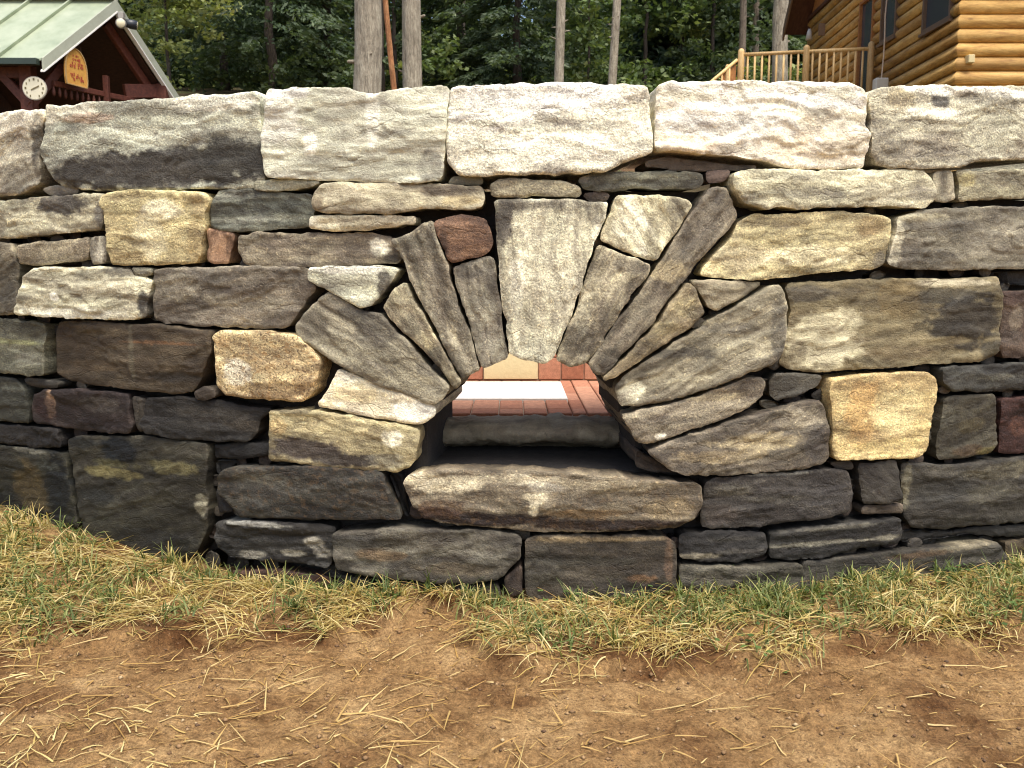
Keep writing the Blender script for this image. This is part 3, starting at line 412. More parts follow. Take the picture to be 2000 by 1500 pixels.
('stone',[(1497,923),(1729,927),(1735,882),(1505,885)],(74,70,66),{'proud':-0.045},[]),
('stone',[(1460,864),(1737,866),(1762,658),(1489,666),(1467,711),(1471,787)],(106,86,72),{},[(1525,786,29,37,(150,132,108),0.5),(1488,848,62,21,(88,58,52),0.5),(1510,724,63,22,(90,80,72),0.4)]),
('stone',[(1255,641),(1293,649),(1764,638),(1774,555),(1414,568),(1299,576),(1262,605)],(84,82,75),{'strata':1.6},[(1470,610,83,9,(118,114,98),0.5)]),
('stone',[(1277,549),(1319,558),(1463,554),(1474,523),(1485,399),(1459,376),(1353,369),(1268,372),(1258,414),(1270,475)],(90,82,62),{},[(1286,504,26,45,(110,104,84),0.5),(1383,467,59,22,(110,98,66),0.5),(1450,383,41,12,(128,116,58),0.5),(1371,390,59,15,(110,80,52),0.4)]),
('stone',[(1495,536),(1775,547),(1799,348),(1507,366),(1502,442)],(88,52,44),{},[(1580,443,44,32,(120,76,56),0.5),(1688,376,97,23,(60,44,40),0.5)]),
('stone',[(913,382),(981,381),(985,362),(938,366)],(92,82,72),{'proud':-0.012},[]),
('stone',[(1001,376),(1120,375),(1128,341),(1142,262),(1108,252),(1017,258),(1006,311),(1001,343)],(92,84,75),{'proud':0.008},[]),
('stone',[(1025,247),(1108,243),(1159,243),(1160,217),(1041,224),(1019,229)],(114,97,80),{'proud':-0.004},[]),
('stone',[(539,340),(568,354),(686,360),(808,363),(934,365),(961,357),(971,298),(969,239),(909,228),(815,223),(692,212),(572,209),(534,219),(530,255),(537,298)],(90,82,76),{},[(613,317,60,17,(118,110,96),0.5),(586,252,45,29,(104,88,78),0.4),(762,362,93,6,(172,166,150),0.6),(874,304,81,44,(76,70,70),0.4),(750,289,93,9,(112,104,88),0.4)]),
('stone',[(1147,367),(1206,361),(1317,349),(1433,351),(1799,344),(1827,118),(1471,149),(1313,152),(1187,171),(1162,213),(1169,267),(1144,331)],(86,79,68),{},[(1165,306,18,60,(140,130,100),0.5),(1497,314,130,25,(118,108,82),0.5),(1304,270,117,31,(70,68,66),0.5),(1482,251,107,32,(110,102,82),0.4)]),
('stone',[(472,196),(543,201),(647,197),(720,190),(724,156),(719,128),(635,111),(531,116),(475,130),(467,161)],(74,70,68),{'strata':1.7,'rough':1.3},[(516,133,59,9,(158,144,120),0.7),(649,141,76,6,(120,112,104),0.5),(618,177,75,7,(104,98,88),0.4)]),
('stone',[(734,190),(816,197),(976,204),(1142,201),(1150,160),(1143,128),(1030,124),(883,109),(788,109),(734,120)],(74,70,66),{'strata':1.8,'rough':1.3},[(881,150,165,6,(140,132,112),0.6),(943,194,134,6,(130,122,106),0.5),(1097,150,35,9,(150,140,118),0.5)]),
('stone',[(1170,157),(1314,138),(1472,134),(1829,102),(1833,72),(1582,92),(1413,121),(1316,122),(1168,126)],(64,60,55),{'proud':-0.02},[]),
('stone',[(471,108),(576,99),(696,97),(825,95),(838,50),(830,-49),(656,-66),(491,-49),(468,42)],(98,91,76),{'proud':0.004},[(576,75,90,12,(122,112,90),0.4)]),
('stone',[(839,94),(948,100),(1152,104),(1317,101),(1493,89),(1535,48),(1554,-22),(1515,-108),(1334,-119),(1130,-106),(893,-86),(843,-50)],(86,79,68),{'smooth':0.9,'proud':0.008},[(1376,95,144,9,(142,128,98),0.6),(967,54,102,30,(94,88,76),0.4),(1225,89,113,9,(128,100,72),0.5)]),
('stone',[(1558,76),(1834,58),(1862,-167),(1589,-112)],(102,86,62),{},[]),
('stone',[(-2538,-57),(-2393,-56),(-2248,-63),(-2245,11),(-2248,83),(-2393,83),(-2538,83),(-2535,11)],(95,86,72),{},[]),
('stone',[(-2241,-58),(-2116,-64),(-1991,-62),(-1994,11),(-1991,83),(-2116,82),(-2241,83),(-2241,11)],(80,75,66),{},[]),
('stone',[(-2538,91),(-2373,87),(-2207,91),(-2209,171),(-2207,253),(-2373,250),(-2538,253),(-2536,171)],(95,86,72),{},[]),
('stone',[(-2200,90),(-2096,90),(-1991,88),(-1988,171),(-1991,253),(-2096,256),(-2200,253),(-2200,171)],(80,75,66),{},[]),
('stone',[(-2538,258),(-2432,263),(-2325,258),(-2327,316),(-2325,373),(-2432,370),(-2538,373),(-2535,316)],(120,112,92),{},[]),
('stone',[(-2318,258),(-2155,259),(-1991,258),(-1988,316),(-1991,373),(-2155,371),(-2318,373),(-2319,316)],(120,112,92),{},[]),
('stone',[(-2538,381),(-2419,379),(-2299,378),(-2297,471),(-2299,563),(-2419,561),(-2538,563),(-2538,471)],(100,92,76),{},[]),
('stone',[(-2292,377),(-2142,381),(-1991,380),(-1993,471),(-1991,563),(-2142,561),(-2292,563),(-2293,471)],(150,140,112),{},[]),
('stone',[(-2538,573),(-2440,566),(-2341,571),(-2339,621),(-2341,673),(-2440,675),(-2538,673),(-2539,621)],(150,140,112),{},[]),
('stone',[(-2334,569),(-2163,571),(-1991,573),(-1992,621),(-1991,673),(-2163,673),(-2334,673),(-2332,621)],(120,112,92),{},[]),
('stone',[(-2538,680),(-2419,678),(-2299,677),(-2300,756),(-2299,833),(-2419,830),(-2538,833),(-2536,756)],(84,80,70),{},[]),
('stone',[(-2292,683),(-2142,682),(-1991,677),(-1990,756),(-1991,833),(-2142,836),(-2292,833),(-2292,756)],(150,140,112),{},[]),
('stone',[(-2538,843),(-2415,836),(-2291,840),(-2294,906),(-2291,973),(-2415,975),(-2538,973),(-2540,906)],(170,160,128),{},[]),
('stone',[(-2284,838),(-2138,837),(-1991,843),(-1993,906),(-1991,973),(-2138,976),(-2284,973),(-2284,906)],(170,160,128),{},[]),
('stone',[(-2538,981),(-2416,980),(-2294,983),(-2294,1041),(-2294,1103),(-2416,1100),(-2538,1103),(-2537,1041)],(150,140,112),{},[]),
('stone',[(-2287,983),(-2139,980),(-1991,977),(-1991,1041),(-1991,1103),(-2139,1100),(-2287,1103),(-2289,1041)],(150,140,112),{},[]),
('capstone',[(-2538,1120),(-2261,1115),(-1992,1120),(-1994,1300),(-2261,1310),(-2538,1295)],(200,192,160),{'r':0.02},[]),
('stone',[(1870,-62),(1968,-59),(2067,-61),(2069,11),(2067,83),(1968,84),(1870,83),(1867,11)],(95,86,72),{},[]),
('stone',[(2074,-58),(2194,-59),(2315,-61),(2313,11),(2315,83),(2194,86),(2074,83),(2071,11)],(95,86,72),{},[]),
('stone',[(1870,90),(1988,88),(2106,92),(2103,171),(2106,253),(1988,250),(1870,253),(1871,171)],(95,86,72),{},[]),
('stone',[(2113,87),(2214,89),(2315,92),(2316,171),(2315,253),(2214,252),(2113,253),(2116,171)],(95,86,72),{},[]),
('stone',[(1870,258),(1962,256),(2055,262),(2052,316),(2055,373),(1962,376),(1870,373),(1870,316)],(84,80,70),{},[]),
('stone',[(2062,263),(2188,259),(2315,258),(2317,316),(2315,373),(2188,374),(2062,373),(2060,316)],(150,140,112),{},[]),
('stone',[(1870,377),(1988,378),(2106,380),(2105,471),(2106,563),(1988,561),(1870,563),(1867,471)],(84,80,70),{},[]),
('stone',[(2113,379),(2214,378),(2315,380),(2316,471),(2315,563),(2214,566),(2113,563),(2111,471)],(84,80,70),{},[]),
('stone',[(1870,570),(2011,571),(2153,570),(2152,621),(2153,673),(2011,672),(1870,673),(1870,621)],(84,80,70),{},[]),
('stone',[(2160,568),(2237,567),(2315,570),(2318,621),(2315,673),(2237,674),(2160,673),(2158,621)],(84,80,70),{},[]),
('stone',[(1870,683),(1988,681),(2106,678),(2103,756),(2106,833),(1988,833),(1870,833),(1869,756)],(84,80,70),{},[]),
('stone',[(2113,683),(2214,684),(2315,683),(2316,756),(2315,833),(2214,832),(2113,833),(2110,756)],(170,160,128),{},[]),
('stone',[(1870,842),(1998,836),(2127,843),(2126,906),(2127,973),(1998,972),(1870,973),(1871,906)],(150,140,112),{},[]),
('stone',[(2134,843),(2224,843),(2315,839),(2318,906),(2315,973),(2224,975),(2134,973),(2136,906)],(150,140,112),{},[]),
('stone',[(1870,982),(1965,978),(2061,981),(2064,1041),(2061,1103),(1965,1100),(1870,1103),(1870,1041)],(150,140,112),{},[]),
('stone',[(2068,983),(2191,980),(2315,979),(2317,1041),(2315,1103),(2191,1102),(2068,1103),(2068,1041)],(170,160,128),{},[]),
('capstone',[(1870,1120),(2096,1115),(2314,1120),(2312,1300),(2096,1310),(1870,1295)],(200,192,160),{'r':0.02},[])
]
OPENING = [(-252, 389), (-254, 486), (-210, 551), (-173, 608), (-135, 631), (-83, 666), (-14, 696), (88, 682), (117, 689), (161, 669), (195, 677), (227, 652), (249, 635), (283, 621), (286, 590), (298, 538), (321, 500), (346, 460), (368, 389)]
ALB = 0.80

def wall_pt(X, Z, d):
    Yw = wall_y(X); sl = 2 * WK * (X - WX0); L = np.sqrt(1 + sl * sl)
    return np.stack([X - sl / L * d, Yw + d / L, Z], 1)

def pip(px, pz, poly):
    x0, z0 = poly[:, 0], poly[:, 1]; x1, z1 = np.roll(x0, -1), np.roll(z0, -1); ins = np.zeros(len(px), bool)
    for a, b, c, d in zip(x0, z0, x1, z1):
        if b == d: continue
        cr = ((b > pz) != (d > pz)) & (px < (c - a) * (pz - b) / (d - b) + a); ins ^= cr
    return ins

def seg_dist(px, pz, poly):
    a = poly; b = np.roll(poly, -1, 0); best = np.full(len(px), 9.0)
    for (ax, az), (bx, bz) in zip(a, b):
        dx, dz = bx - ax, bz - az; L = dx * dx + dz * dz + 1e-12
        t = np.clip(((px - ax) * dx + (pz - az) * dz) / L, 0, 1)
        best = np.minimum(best, np.hypot(px - ax - t * dx, pz - az - t * dz))
    return best

def make_stone(idx, name, poly, rgb, opt, patches, parent, step=.0058):
    rs = np.random.default_rng(100 + idx); seed = idx * 3.71
    poly = np.array(poly, float) / 1000
    ar = np.sum(poly[:, 0] * np.roll(poly[:, 1], -1) - np.roll(poly[:, 0], -1) * poly[:, 1])
    if ar < 0: poly = poly[::-1]
    cen = poly.mean(0)
    # corner rounding: one Chaikin pass, then dense resampling with a ragged edge
    q = []
    for p0, p1 in zip(poly, np.roll(poly, -1, 0)):
        L = np.hypot(*(p1 - p0)); k = min(.2, .0045 / max(L, 1e-6)); q += [p0 + (p1 - p0) * k, p1 - (p1 - p0) * k]
    q = np.array(q); dense = []
    for p0, p1 in zip(q, np.roll(q, -1, 0)):
        n = max(1, int(np.hypot(*(p1 - p0)) / step)); dense += [p0 + (p1 - p0) * i / n for i in range(n)]
    O = np.array(dense); tan = np.roll(O, -1, 0) - np.roll(O, 1, 0); tan /= np.linalg.norm(tan, axis=1)[:, None] + 1e-9
    nor = np.stack([tan[:, 1], -tan[:, 0]], 1); big = np.sqrt(abs(ar) / 2)
    jit = (.0042 * fbm(P3(O[:, 0] * 34, O[:, 1] * 34, seed), 4, .6) + .0030 * np.minimum(0, fbm(P3(O[:, 0] * 14, O[:, 1] * 14, seed + 5), 2))) * min(1, big / .12)
    O = O + nor * (jit + (.0030 if name in ('arch_stone', 'keystone') else .0028))[:, None]
    lo, hi = O.min(0), O.max(0)
    gx, gzz = np.meshgrid(np.arange(lo[0], hi[0], step), np.arange(lo[1], hi[1], step * .87)); gx = gx + (np.arange(gx.shape[0]) % 2)[:, None] * step / 2
    gx = gx.ravel() + rs.uniform(-.15, .15, gx.size) * step; gzz = gzz.ravel() + rs.uniform(-.15, .15, gzz.size) * step
    m = pip(gx, gzz, O); gx, gzz = gx[m], gzz[m]; d = seg_dist(gx, gzz, O); m = d > step * .55; gx, gzz, d = gx[m], gzz[m], d[m]
    nO = len(O); X = np.concatenate([O[:, 0], gx]); Z = np.concatenate([O[:, 1], gzz]); D = np.concatenate([np.zeros(nO), d])
    res = delaunay_2d_cdt([Vector(p) for p in zip(X, Z)], [(i, (i + 1) % nO) for i in range(nO)], [], 1, 1e-7)
    vco = np.array([tuple(v) for v in res[0]]); faces = [tuple(f) for f in res[2]]
    orig = [o[0] if len(o) else -1 for o in res[3]]
    X, Z = vco[:, 0], vco[:, 1]; D = np.array([D[o] if o >= 0 else 0 for o in orig]); n = len(X)
    # grain axis
    if 'grain' in opt: ang = math.radians(opt['grain'])
    else:
        c = np.cov((O - O.mean(0)).T); w, v = np.linalg.eigh(c); ang = math.atan2(v[1, 1], v[0, 1])
    ca, sa = math.cos(ang), math.sin(ang)
    al = (X - cen[0]) * ca + (Z - cen[1]) * sa; ac = -(X - cen[0]) * sa + (Z - cen[1]) * ca
    rough = opt.get('rough', 1.0) / opt.get('smooth', .85); strata = opt.get('strata', 1.0)
    h = opt.get('proud', 0.0) + rs.uniform(-.004, .004)
    tl = rs.uniform(-.05, .05, 2); h = h + np.clip(tl[0] * al + tl[1] * ac, -.012, .012)
    warp = .02 * fbm(P3(al * 6, ac * 6, seed + 2), 2)
    h = h + .0024 * rough * fbm(P3(al * 7, ac * 9, seed), 3) + .0019 * strata * rough * fbm(P3(al * 7, (ac + warp) * 46, seed + 1), 4) + .0015 * rough * fbm(P3(al * 60, ac * 60, seed), 3)
    tt = fbm(P3(al * 4, (ac + warp) * 13, seed + 4), 3); h = h + .0030 * rough * (sstep(-.02, .015, tt) + sstep(.34, .37, tt) - .8)
    if 'ledge' in opt:
        lz, la = opt['ledge']; h = h - la * sstep(.004, -.003, (Z - lz / 1000) + .006 * fbm(P3(X * 9, Z * 0, seed), 3))
    r = .20 * opt.get('r', .014) * (1 + .9 * vn(P3(X * 18, Z * 18, seed))); r = np.minimum(r, .32 * big)
    e = np.clip(1 - D / r, 0, 1); h = h - r * .9 * (1 - np.sqrt(np.clip(1 - e * e, 0, 1)))
    h = np.where(D <= 0, h - .0015, h)
    through = opt.get('through', .50 if name == 'capstone' else .17)
    # colour
    def tone(c):
        c = lin(c); y = float(c @ np.array([.3, .6, .1])); k = .84 if (c.max() - c.min()) / c.max() > .55 else .70; c = y + (c - y) * k
        return 1.40 * c * y ** .38 * np.array([.985, 1.0, .95])
    base = tone(rgb); f1 = fbm(P3(al * 9, ac * 26, seed + 7), 4); f2 = fbm(P3(al * 22, ac * 30, seed + 8), 3); f3 = fbm(P3(al * 5, ac * 9, seed + 9), 3)
    f4 = fbm(P3(al * 3.2, (ac + warp * .6) * 70, seed + 12), 3)
    C = base[None] * (1 + .22 * f1 + .16 * f2 + .20 * f3 + .20 * strata * f4)[:, None]
    st = fbm(P3(al * 4.5, (ac + warp) * 20, seed + 6), 4)
    k = sstep(.02, .40, .6 * f3 + .8 * st)[:, None]; C = C * (1 - .62 * k) + C * np.array([.47, .44, .46]) * .62 * k
    k = sstep(.05, .45, -.6 * f3 - .7 * st)[:, None]; C = C * (1 - .4 * k) + np.minimum(C * 1.5 + .012, .9) * .4 * k
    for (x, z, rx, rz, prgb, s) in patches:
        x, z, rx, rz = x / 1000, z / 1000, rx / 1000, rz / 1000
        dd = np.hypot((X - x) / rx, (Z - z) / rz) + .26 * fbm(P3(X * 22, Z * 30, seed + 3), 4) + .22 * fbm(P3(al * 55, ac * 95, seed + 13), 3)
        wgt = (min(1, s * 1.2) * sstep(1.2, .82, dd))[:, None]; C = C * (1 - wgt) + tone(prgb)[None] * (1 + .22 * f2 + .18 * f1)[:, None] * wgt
    ew = (sstep(.007, .001, D) * sstep(-.1, .4, fbm(P3(X * 30, Z * 30, seed + 21), 3)))[:, None]; C = C * (1 + .55 * ew)
    C = np.clip(C, .006, None); C = C * np.minimum(1, .82 / C.max(1))[:, None]
    # back rings
    order = None
    bnd = {}
    for f in faces:
        for a, b in zip(f, f[1:] + f[:1]):
            if (b, a) in bnd: del bnd[(b, a)]
            else: bnd[(a, b)] = 1
    nxt = {a: b for a, b in bnd}; s0 = next(iter(nxt)); ring = [s0]
    while nxt.get(ring[-1], s0) != s0 and len(ring) < 5000: ring.append(nxt[ring[-1]])
    ring = np.array(ring); front = wall_pt(X, Z, -h); allP = [front]; F = list(faces); prev = None; cols = [C]; G = [np.stack([al + seed, ac + seed * .7, -h], 1)]
    depths = [.02, .05, .09] + [v for v in (.14, .19, .24, .29, .34, .39) if v < through - .03] + [through] if through > .1 else [.03, through]
    for dep in [None] + depths:
        if dep is None:
            allP.append(front[ring]); prev = n + np.arange(len(ring)); cols.append(C[ring] * .92); G.append(np.stack([al[ring] + seed, ac[ring] + seed * .7, -h[ring]], 1)); continue
        sh = .0045 * fbm(P3(X[ring] * 30, Z[ring] * 30, dep * 30 + seed), 3) * min(1, dep / .06) - .004 * min(1, dep / .05)
        cx = X[ring] - cen[0]; cz = Z[ring] - cen[1]; L = np.hypot(cx, cz) + 1e-6
        rx = X[ring] + cx / L * sh; rz = Z[ring] + cz / L * sh
        allP.append(wall_pt(rx, rz, np.full(len(ring), dep))); base_i = sum(len(p) for p in allP[:-1]); cur = base_i + np.arange(len(ring))
        F += [(int(prev[(i + 1) % len(ring)]), int(prev[i]), int(cur[i]), int(cur[(i + 1) % len(ring)])) for i in range(len(ring))]
        cols.append(C[ring] * .92); G.append(np.stack([al[ring] + seed, ac[ring] + seed * .7, np.full(len(ring), dep)], 1)); prev = cur
    F.append(tuple(int(i) for i in prev[::-1]))
    V = np.concatenate(allP); C = np.concatenate(cols); G = np.concatenate(G)
    C = np.concatenate([C, np.full((len(C), 1), opt.get('speck', 0.0))], 1)
    # orient: the first front face must look at the camera side (-Y)
    a, b, c = (V[i] for i in F[0][:3])
    if np.cross(b - a, c - a)[1] > 0: F = [f[::-1] for f in F]
    return mesh_obj(name, V - np.array(parent_world(parent)), F, M_STONE, parent, True, C, G)

wall = empty('stone_wall', (0.15, 2.6, 0))
tag(wall, 'curved dry-laid stone wall with a half-round arch opening and big pale capstones', 'wall')
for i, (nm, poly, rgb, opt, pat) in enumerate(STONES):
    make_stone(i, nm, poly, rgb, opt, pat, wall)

def chinking():
    rs = np.random.default_rng(9); polys = [np.array(p, float) / 1000 for (_, p, _, _, _) in STONES]; OP = np.array(OPENING, float) / 1000; k = 0
    X = rs.uniform(-1.75, 1.7, 9000); Z = rs.uniform(.02, 1.15, 9000); free = ~pip(X, Z, OP) & (seg_dist(X, Z, OP) > .03); d = np.full(len(X), 9.0)
    for p in polys:
        ins = pip(X, Z, p); free &= ~ins; d = np.minimum(d, seg_dist(X, Z, p))
    used = []
    for x, z, dd in zip(X[free], Z[free], d[free]):
        if dd < .0045 or any(math.hypot(x - a, z - b) < .05 for a, b in used): continue
        used.append((x, z)); w = rs.uniform(.014, .032); h = rs.uniform(.006, .013) + dd * .6; a0 = rs.uniform(-.25, .25)
        pts = [(x + w * math.cos(t) * math.cos(a0) - h * math.sin(t) * math.sin(a0), z + w * math.cos(t) * math.sin(a0) + h * math.sin(t) * math.cos(a0)) for t in [2 * math.pi * i / 7 + rs.uniform(-.3, .3) for i in range(7)]]
        c = [(96, 88, 76), (78, 72, 66), (120, 108, 88), (92, 74, 62)][k % 4]
        make_stone(400 + k, 'chinking_stone', [(p[0] * 1000, p[1] * 1000) for p in pts], c, {'proud': float(rs.uniform(-.045, -.022)), 'through': .09}, [], wall); k += 1
        if k >= 90: break
chinking()
def build_core():
    OP = np.array(OPENING, float) / 1000; m = MB(); back = MB(); xs = np.arange(-2.6, 2.2, .025)
    for x0 in xs:
        x1 = x0 + .025; xm = (x0 + x1) / 2; top = 1.14
        zz = []
        for (ax, az), (bx, bz) in zip(OP, np.roll(OP, -1, 0)):
            if (ax - xm) * (bx - xm) <= 0 and ax != bx: zz.append(az + (bz - az) * (xm - ax) / (bx - ax))
        spans = [(-.15, top)]
        if len(zz) >= 2: spans = [(-.15, min(zz) - .02), (max(zz) + .02, top)]
        for a, b in spans:
            if b - a < .03: continue
            P = [wall_pt(np.array([x]), np.array([0.]), dd)[0] for dd in (.075, .44) for x in (x0, x1)]
            V = [(p[0], p[1], z) for z in (a, b) for p in (P[0], P[1], P[3], P[2])]
            m.add(V, [(0, 1, 2, 3), (7, 6, 5, 4), (0, 4, 5, 1), (1, 5, 6, 2), (2, 6, 7, 3), (3, 7, 4, 0)])
    m.build('core', M_CORE, wall)
build_core()
# raised stone at the rear of the sill, seen through the opening
def sill_back():
    pts = []; F = []; nx, ns = 110, 14; rs = np.arange(nx + 1) / nx
    prof = [(.45, .20), (.44, .34), (.41, .372), (.37, .384), (.335, .392), (.31, .401), (.295, .412), (.287, .425), (.288, .437), (.296, .448), (.312, .457), (.335, .464), (.365, .468), (.40, .468), (.43, .463), (.455, .452), (.47, .43), (.475, .38), (.475, .20)]
    V = []; ns = len(prof)
    for t in rs:
        x = -.36 + .86 * t
        for d, z in prof:
            zz = z - .034 * (2 * t - 1) ** 4; p = wall_pt(np.array([x]), np.array([zz]), d)[0]; V.append(p)
    V = np.array(V); nn = fbm(V * 14, 4); V[:, 2] += .010 * nn * np.array([1.0]) + .006 * fbm(V * 40, 3); V[:, 1] += .012 * fbm(V * 16 + 5, 3) + .006 * fbm(V * 45 + 9, 3)
    for i in range(nx):
        for j in range(ns - 1):
            a = i * ns + j; F.append((a, a + 1, a + ns + 1, a + ns))
    F.append(tuple(range(ns))[::-1]); F.append(tuple(nx * ns + j for j in range(ns)))
    C = np.tile(lin((168, 158, 136)) * ALB, (len(V), 1)) * (1 + .3 * fbm(V * np.array([9, 30, 30]), 4))[:, None]
    C = np.concatenate([np.clip(C, .02, .7), np.zeros((len(V), 1))], 1)
    mesh_obj('sill_stone', V - np.array(parent_world(wall)), [f[::-1] for f in F], M_STONE, wall, True, C, V)
sill_back()
def sill_shade_bed():  # added bed piece between front and rear sill, coloured as the opening's shade
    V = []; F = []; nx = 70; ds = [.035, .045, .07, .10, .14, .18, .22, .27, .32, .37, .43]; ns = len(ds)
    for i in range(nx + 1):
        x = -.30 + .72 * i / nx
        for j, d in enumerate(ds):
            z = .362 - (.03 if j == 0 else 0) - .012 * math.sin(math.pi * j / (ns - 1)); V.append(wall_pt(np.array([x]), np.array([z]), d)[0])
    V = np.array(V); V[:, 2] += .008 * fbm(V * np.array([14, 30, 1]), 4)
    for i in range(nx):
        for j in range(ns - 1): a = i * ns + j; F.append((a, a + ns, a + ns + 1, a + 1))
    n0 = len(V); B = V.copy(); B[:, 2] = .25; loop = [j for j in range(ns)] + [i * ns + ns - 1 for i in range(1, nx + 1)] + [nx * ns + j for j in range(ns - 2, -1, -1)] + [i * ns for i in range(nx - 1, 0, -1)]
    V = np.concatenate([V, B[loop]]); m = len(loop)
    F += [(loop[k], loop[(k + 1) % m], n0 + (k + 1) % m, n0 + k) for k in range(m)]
    C = np.tile(np.array([.017, .016, .018]), (len(V), 1)) * (1 + .5 * fbm(V * np.array([12, 40, 30]), 4))[:, None]  # near-black: shade inside the arch painted into the colour
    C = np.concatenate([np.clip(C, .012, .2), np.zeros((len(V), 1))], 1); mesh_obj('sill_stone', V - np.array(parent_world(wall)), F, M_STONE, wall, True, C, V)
sill_shade_bed()

# ------------------------------------------------------------------ brick hearth seen through the opening
def brick_material():
    t = NT('red_brick'); inf = t.n('ObjectInfo'); v = t.coord('Object'); n = t.noise(v, 60, 5, .6); n2 = t.noise(v, 260, 3, .6)
    c = t.ramp(inf.outputs['Random'], [(0, (.34, .14, .08)), (.5, (.42, .19, .115)), (1, (.48, .25, .16))])
    c = t.mix(1.0, c, t.ramp(n, [(.3, (.78, .76, .75)), (.7, (1.2, 1.2, 1.2))]), 'MULTIPLY')
    c = t.mix(1.0, c, t.ramp(n2, [(.3, (.85, .85, .85)), (.7, (1.12, 1.12, 1.12))]), 'MULTIPLY')
    t.l(c, t.b.inputs['Base Color']); t.l(t.bump(n2, .4, .003), t.b.inputs['Normal']); return t.m
M_BRICK = brick_material(); M_SLAB = simple('pale_slab', (.80, .78, .74), .7, .04, 20); M_MORTAR = simple('mortar', (.45, .36, .28), .9, .2, 60)
M_CREAM = simple('cream_board', (.62, .52, .30), .7, .06, 10)
def hearth():
    e = empty('brick_hearth', (0, 3.5, 0)); tag(e, 'red brick hearth floor and rear wall with a white slab, behind the arch', 'hearth')
    zf = at(1000, 781, 3.30).z; yb = 3.87
    MB().box(-1.0, 1.2, 2.99, yb + .12, -.1, zf - .012).build('base', M_MORTAR, e)
    MB().box(-1.0, 1.2, yb + .01, yb + .11, zf - .012, 1.0).build('rear_wall', M_MORTAR, e)
    def brk(xa, xb, ya, yb_, za, zb): MB().box(xa, xb, ya, yb_, za, zb).build('brick', M_BRICK, e, bevel=.003)
    x0 = at(868, 781, 3.30).x; x1 = at(1109, 781, 3.30).x; ys = 3.79
    MB().box(x0, x1, 3.30, ys, zf - .03, zf + .006).build('slab', M_SLAB, e, bevel=.002)
    xs = [x0 - .19, x0 - .10, x0] + [at(p, 781, 3.30).x for p in (926, 976, 1021, 1064)] + [x1 - .002, at(1134, 781, 3.3).x, at(1173, 781, 3.3).x, .43, .52]
    for i, (p, q) in enumerate(zip(xs, xs[1:])):
        o = random.uniform(-.001, .001); brk(p + .002, q - .002, 3.10, 3.296, zf - .06, zf + o); brk(p + .002, q - .002, 3.0, 3.096, zf - .06, zf + o)
        if p >= x1 - .01 or q <= x0 + .01:
            for j in range(3): y0 = 3.30 + j * .19; brk(p + .002, q - .002, y0 + .001, min(y0 + .187, yb), zf - .06, zf + random.uniform(-.0015, .0015))
    for i, (p, q) in enumerate(zip(xs[2:7], xs[3:8])): brk(p + .002, q - .002, ys + .003, yb, zf - .06, zf)
    xr = at(1051, 720, yb).x; xl = at(944, 730, yb).x
    for row in range(6):
        z0 = zf + .004 + row * .0985
        for j in range(5):
            o = (row % 2) * .05; p = xr + j * .1 - (o if j else 0); brk(p + .002, xr + (j + 1) * .1 - o - .002, yb, yb + .09, z0, z0 + .095)
            q = xl - j * .1 + (o if j else 0); brk(xl - (j + 1) * .1 + o + .002, q - .002, yb, yb + .09, z0, z0 + .095)
    MB().box(xl + .002, xr - .002, yb - .012, yb + .02, zf + .007, zf + .42).build('cream_board', M_CREAM, e, bevel=.002)
hearth()

# ------------------------------------------------------------------ woods
def quads(P, A, B, cols):
    """leaf faces: centre P, half axes A (length) and B (width): diamonds"""
    n = len(P); V = np.empty((n, 4, 3)); V[:, 0] = P - A; V[:, 1] = P + B - A * .15; V[:, 2] = P + A; V[:, 3] = P - B - A * .15
    F = np.arange(n * 4).reshape(n, 4); C = np.repeat(np.concatenate([cols, np.ones((n, 1))], 1)[:, None], 4, 1).reshape(-1, 4)
    return V.reshape(-1, 3), F, C
def rnd_dirs(n, rng, up=.0):
    v = rng.normal(size=(n, 3)); v[:, 2] += up; return v / np.linalg.norm(v, axis=1)[:, None]
GREENS = {'spruce': [(0.040, 0.065, 0.042), (0.077, 0.115, 0.065), (0.144, 0.180, 0.098)], 'maple': [(0.125, 0.168, 0.052), (0.263, 0.300, 0.104), (0.420, 0.420, 0.182)],
          'beech': [(0.075, 0.126, 0.052), (0.138, 0.192, 0.072), (0.237, 0.282, 0.117)], 'dark': [(0.045, 0.072, 0.042), (0.088, 0.125, 0.062), (0.150, 0.186, 0.094)]}
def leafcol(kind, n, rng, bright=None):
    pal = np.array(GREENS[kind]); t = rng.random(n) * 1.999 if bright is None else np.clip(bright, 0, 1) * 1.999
    i = t.astype(int); f = (t - i)[:, None]; return (pal[i] * (1 - f) + pal[i + 1] * f) * rng.uniform(.75, 1.25, (n, 1))
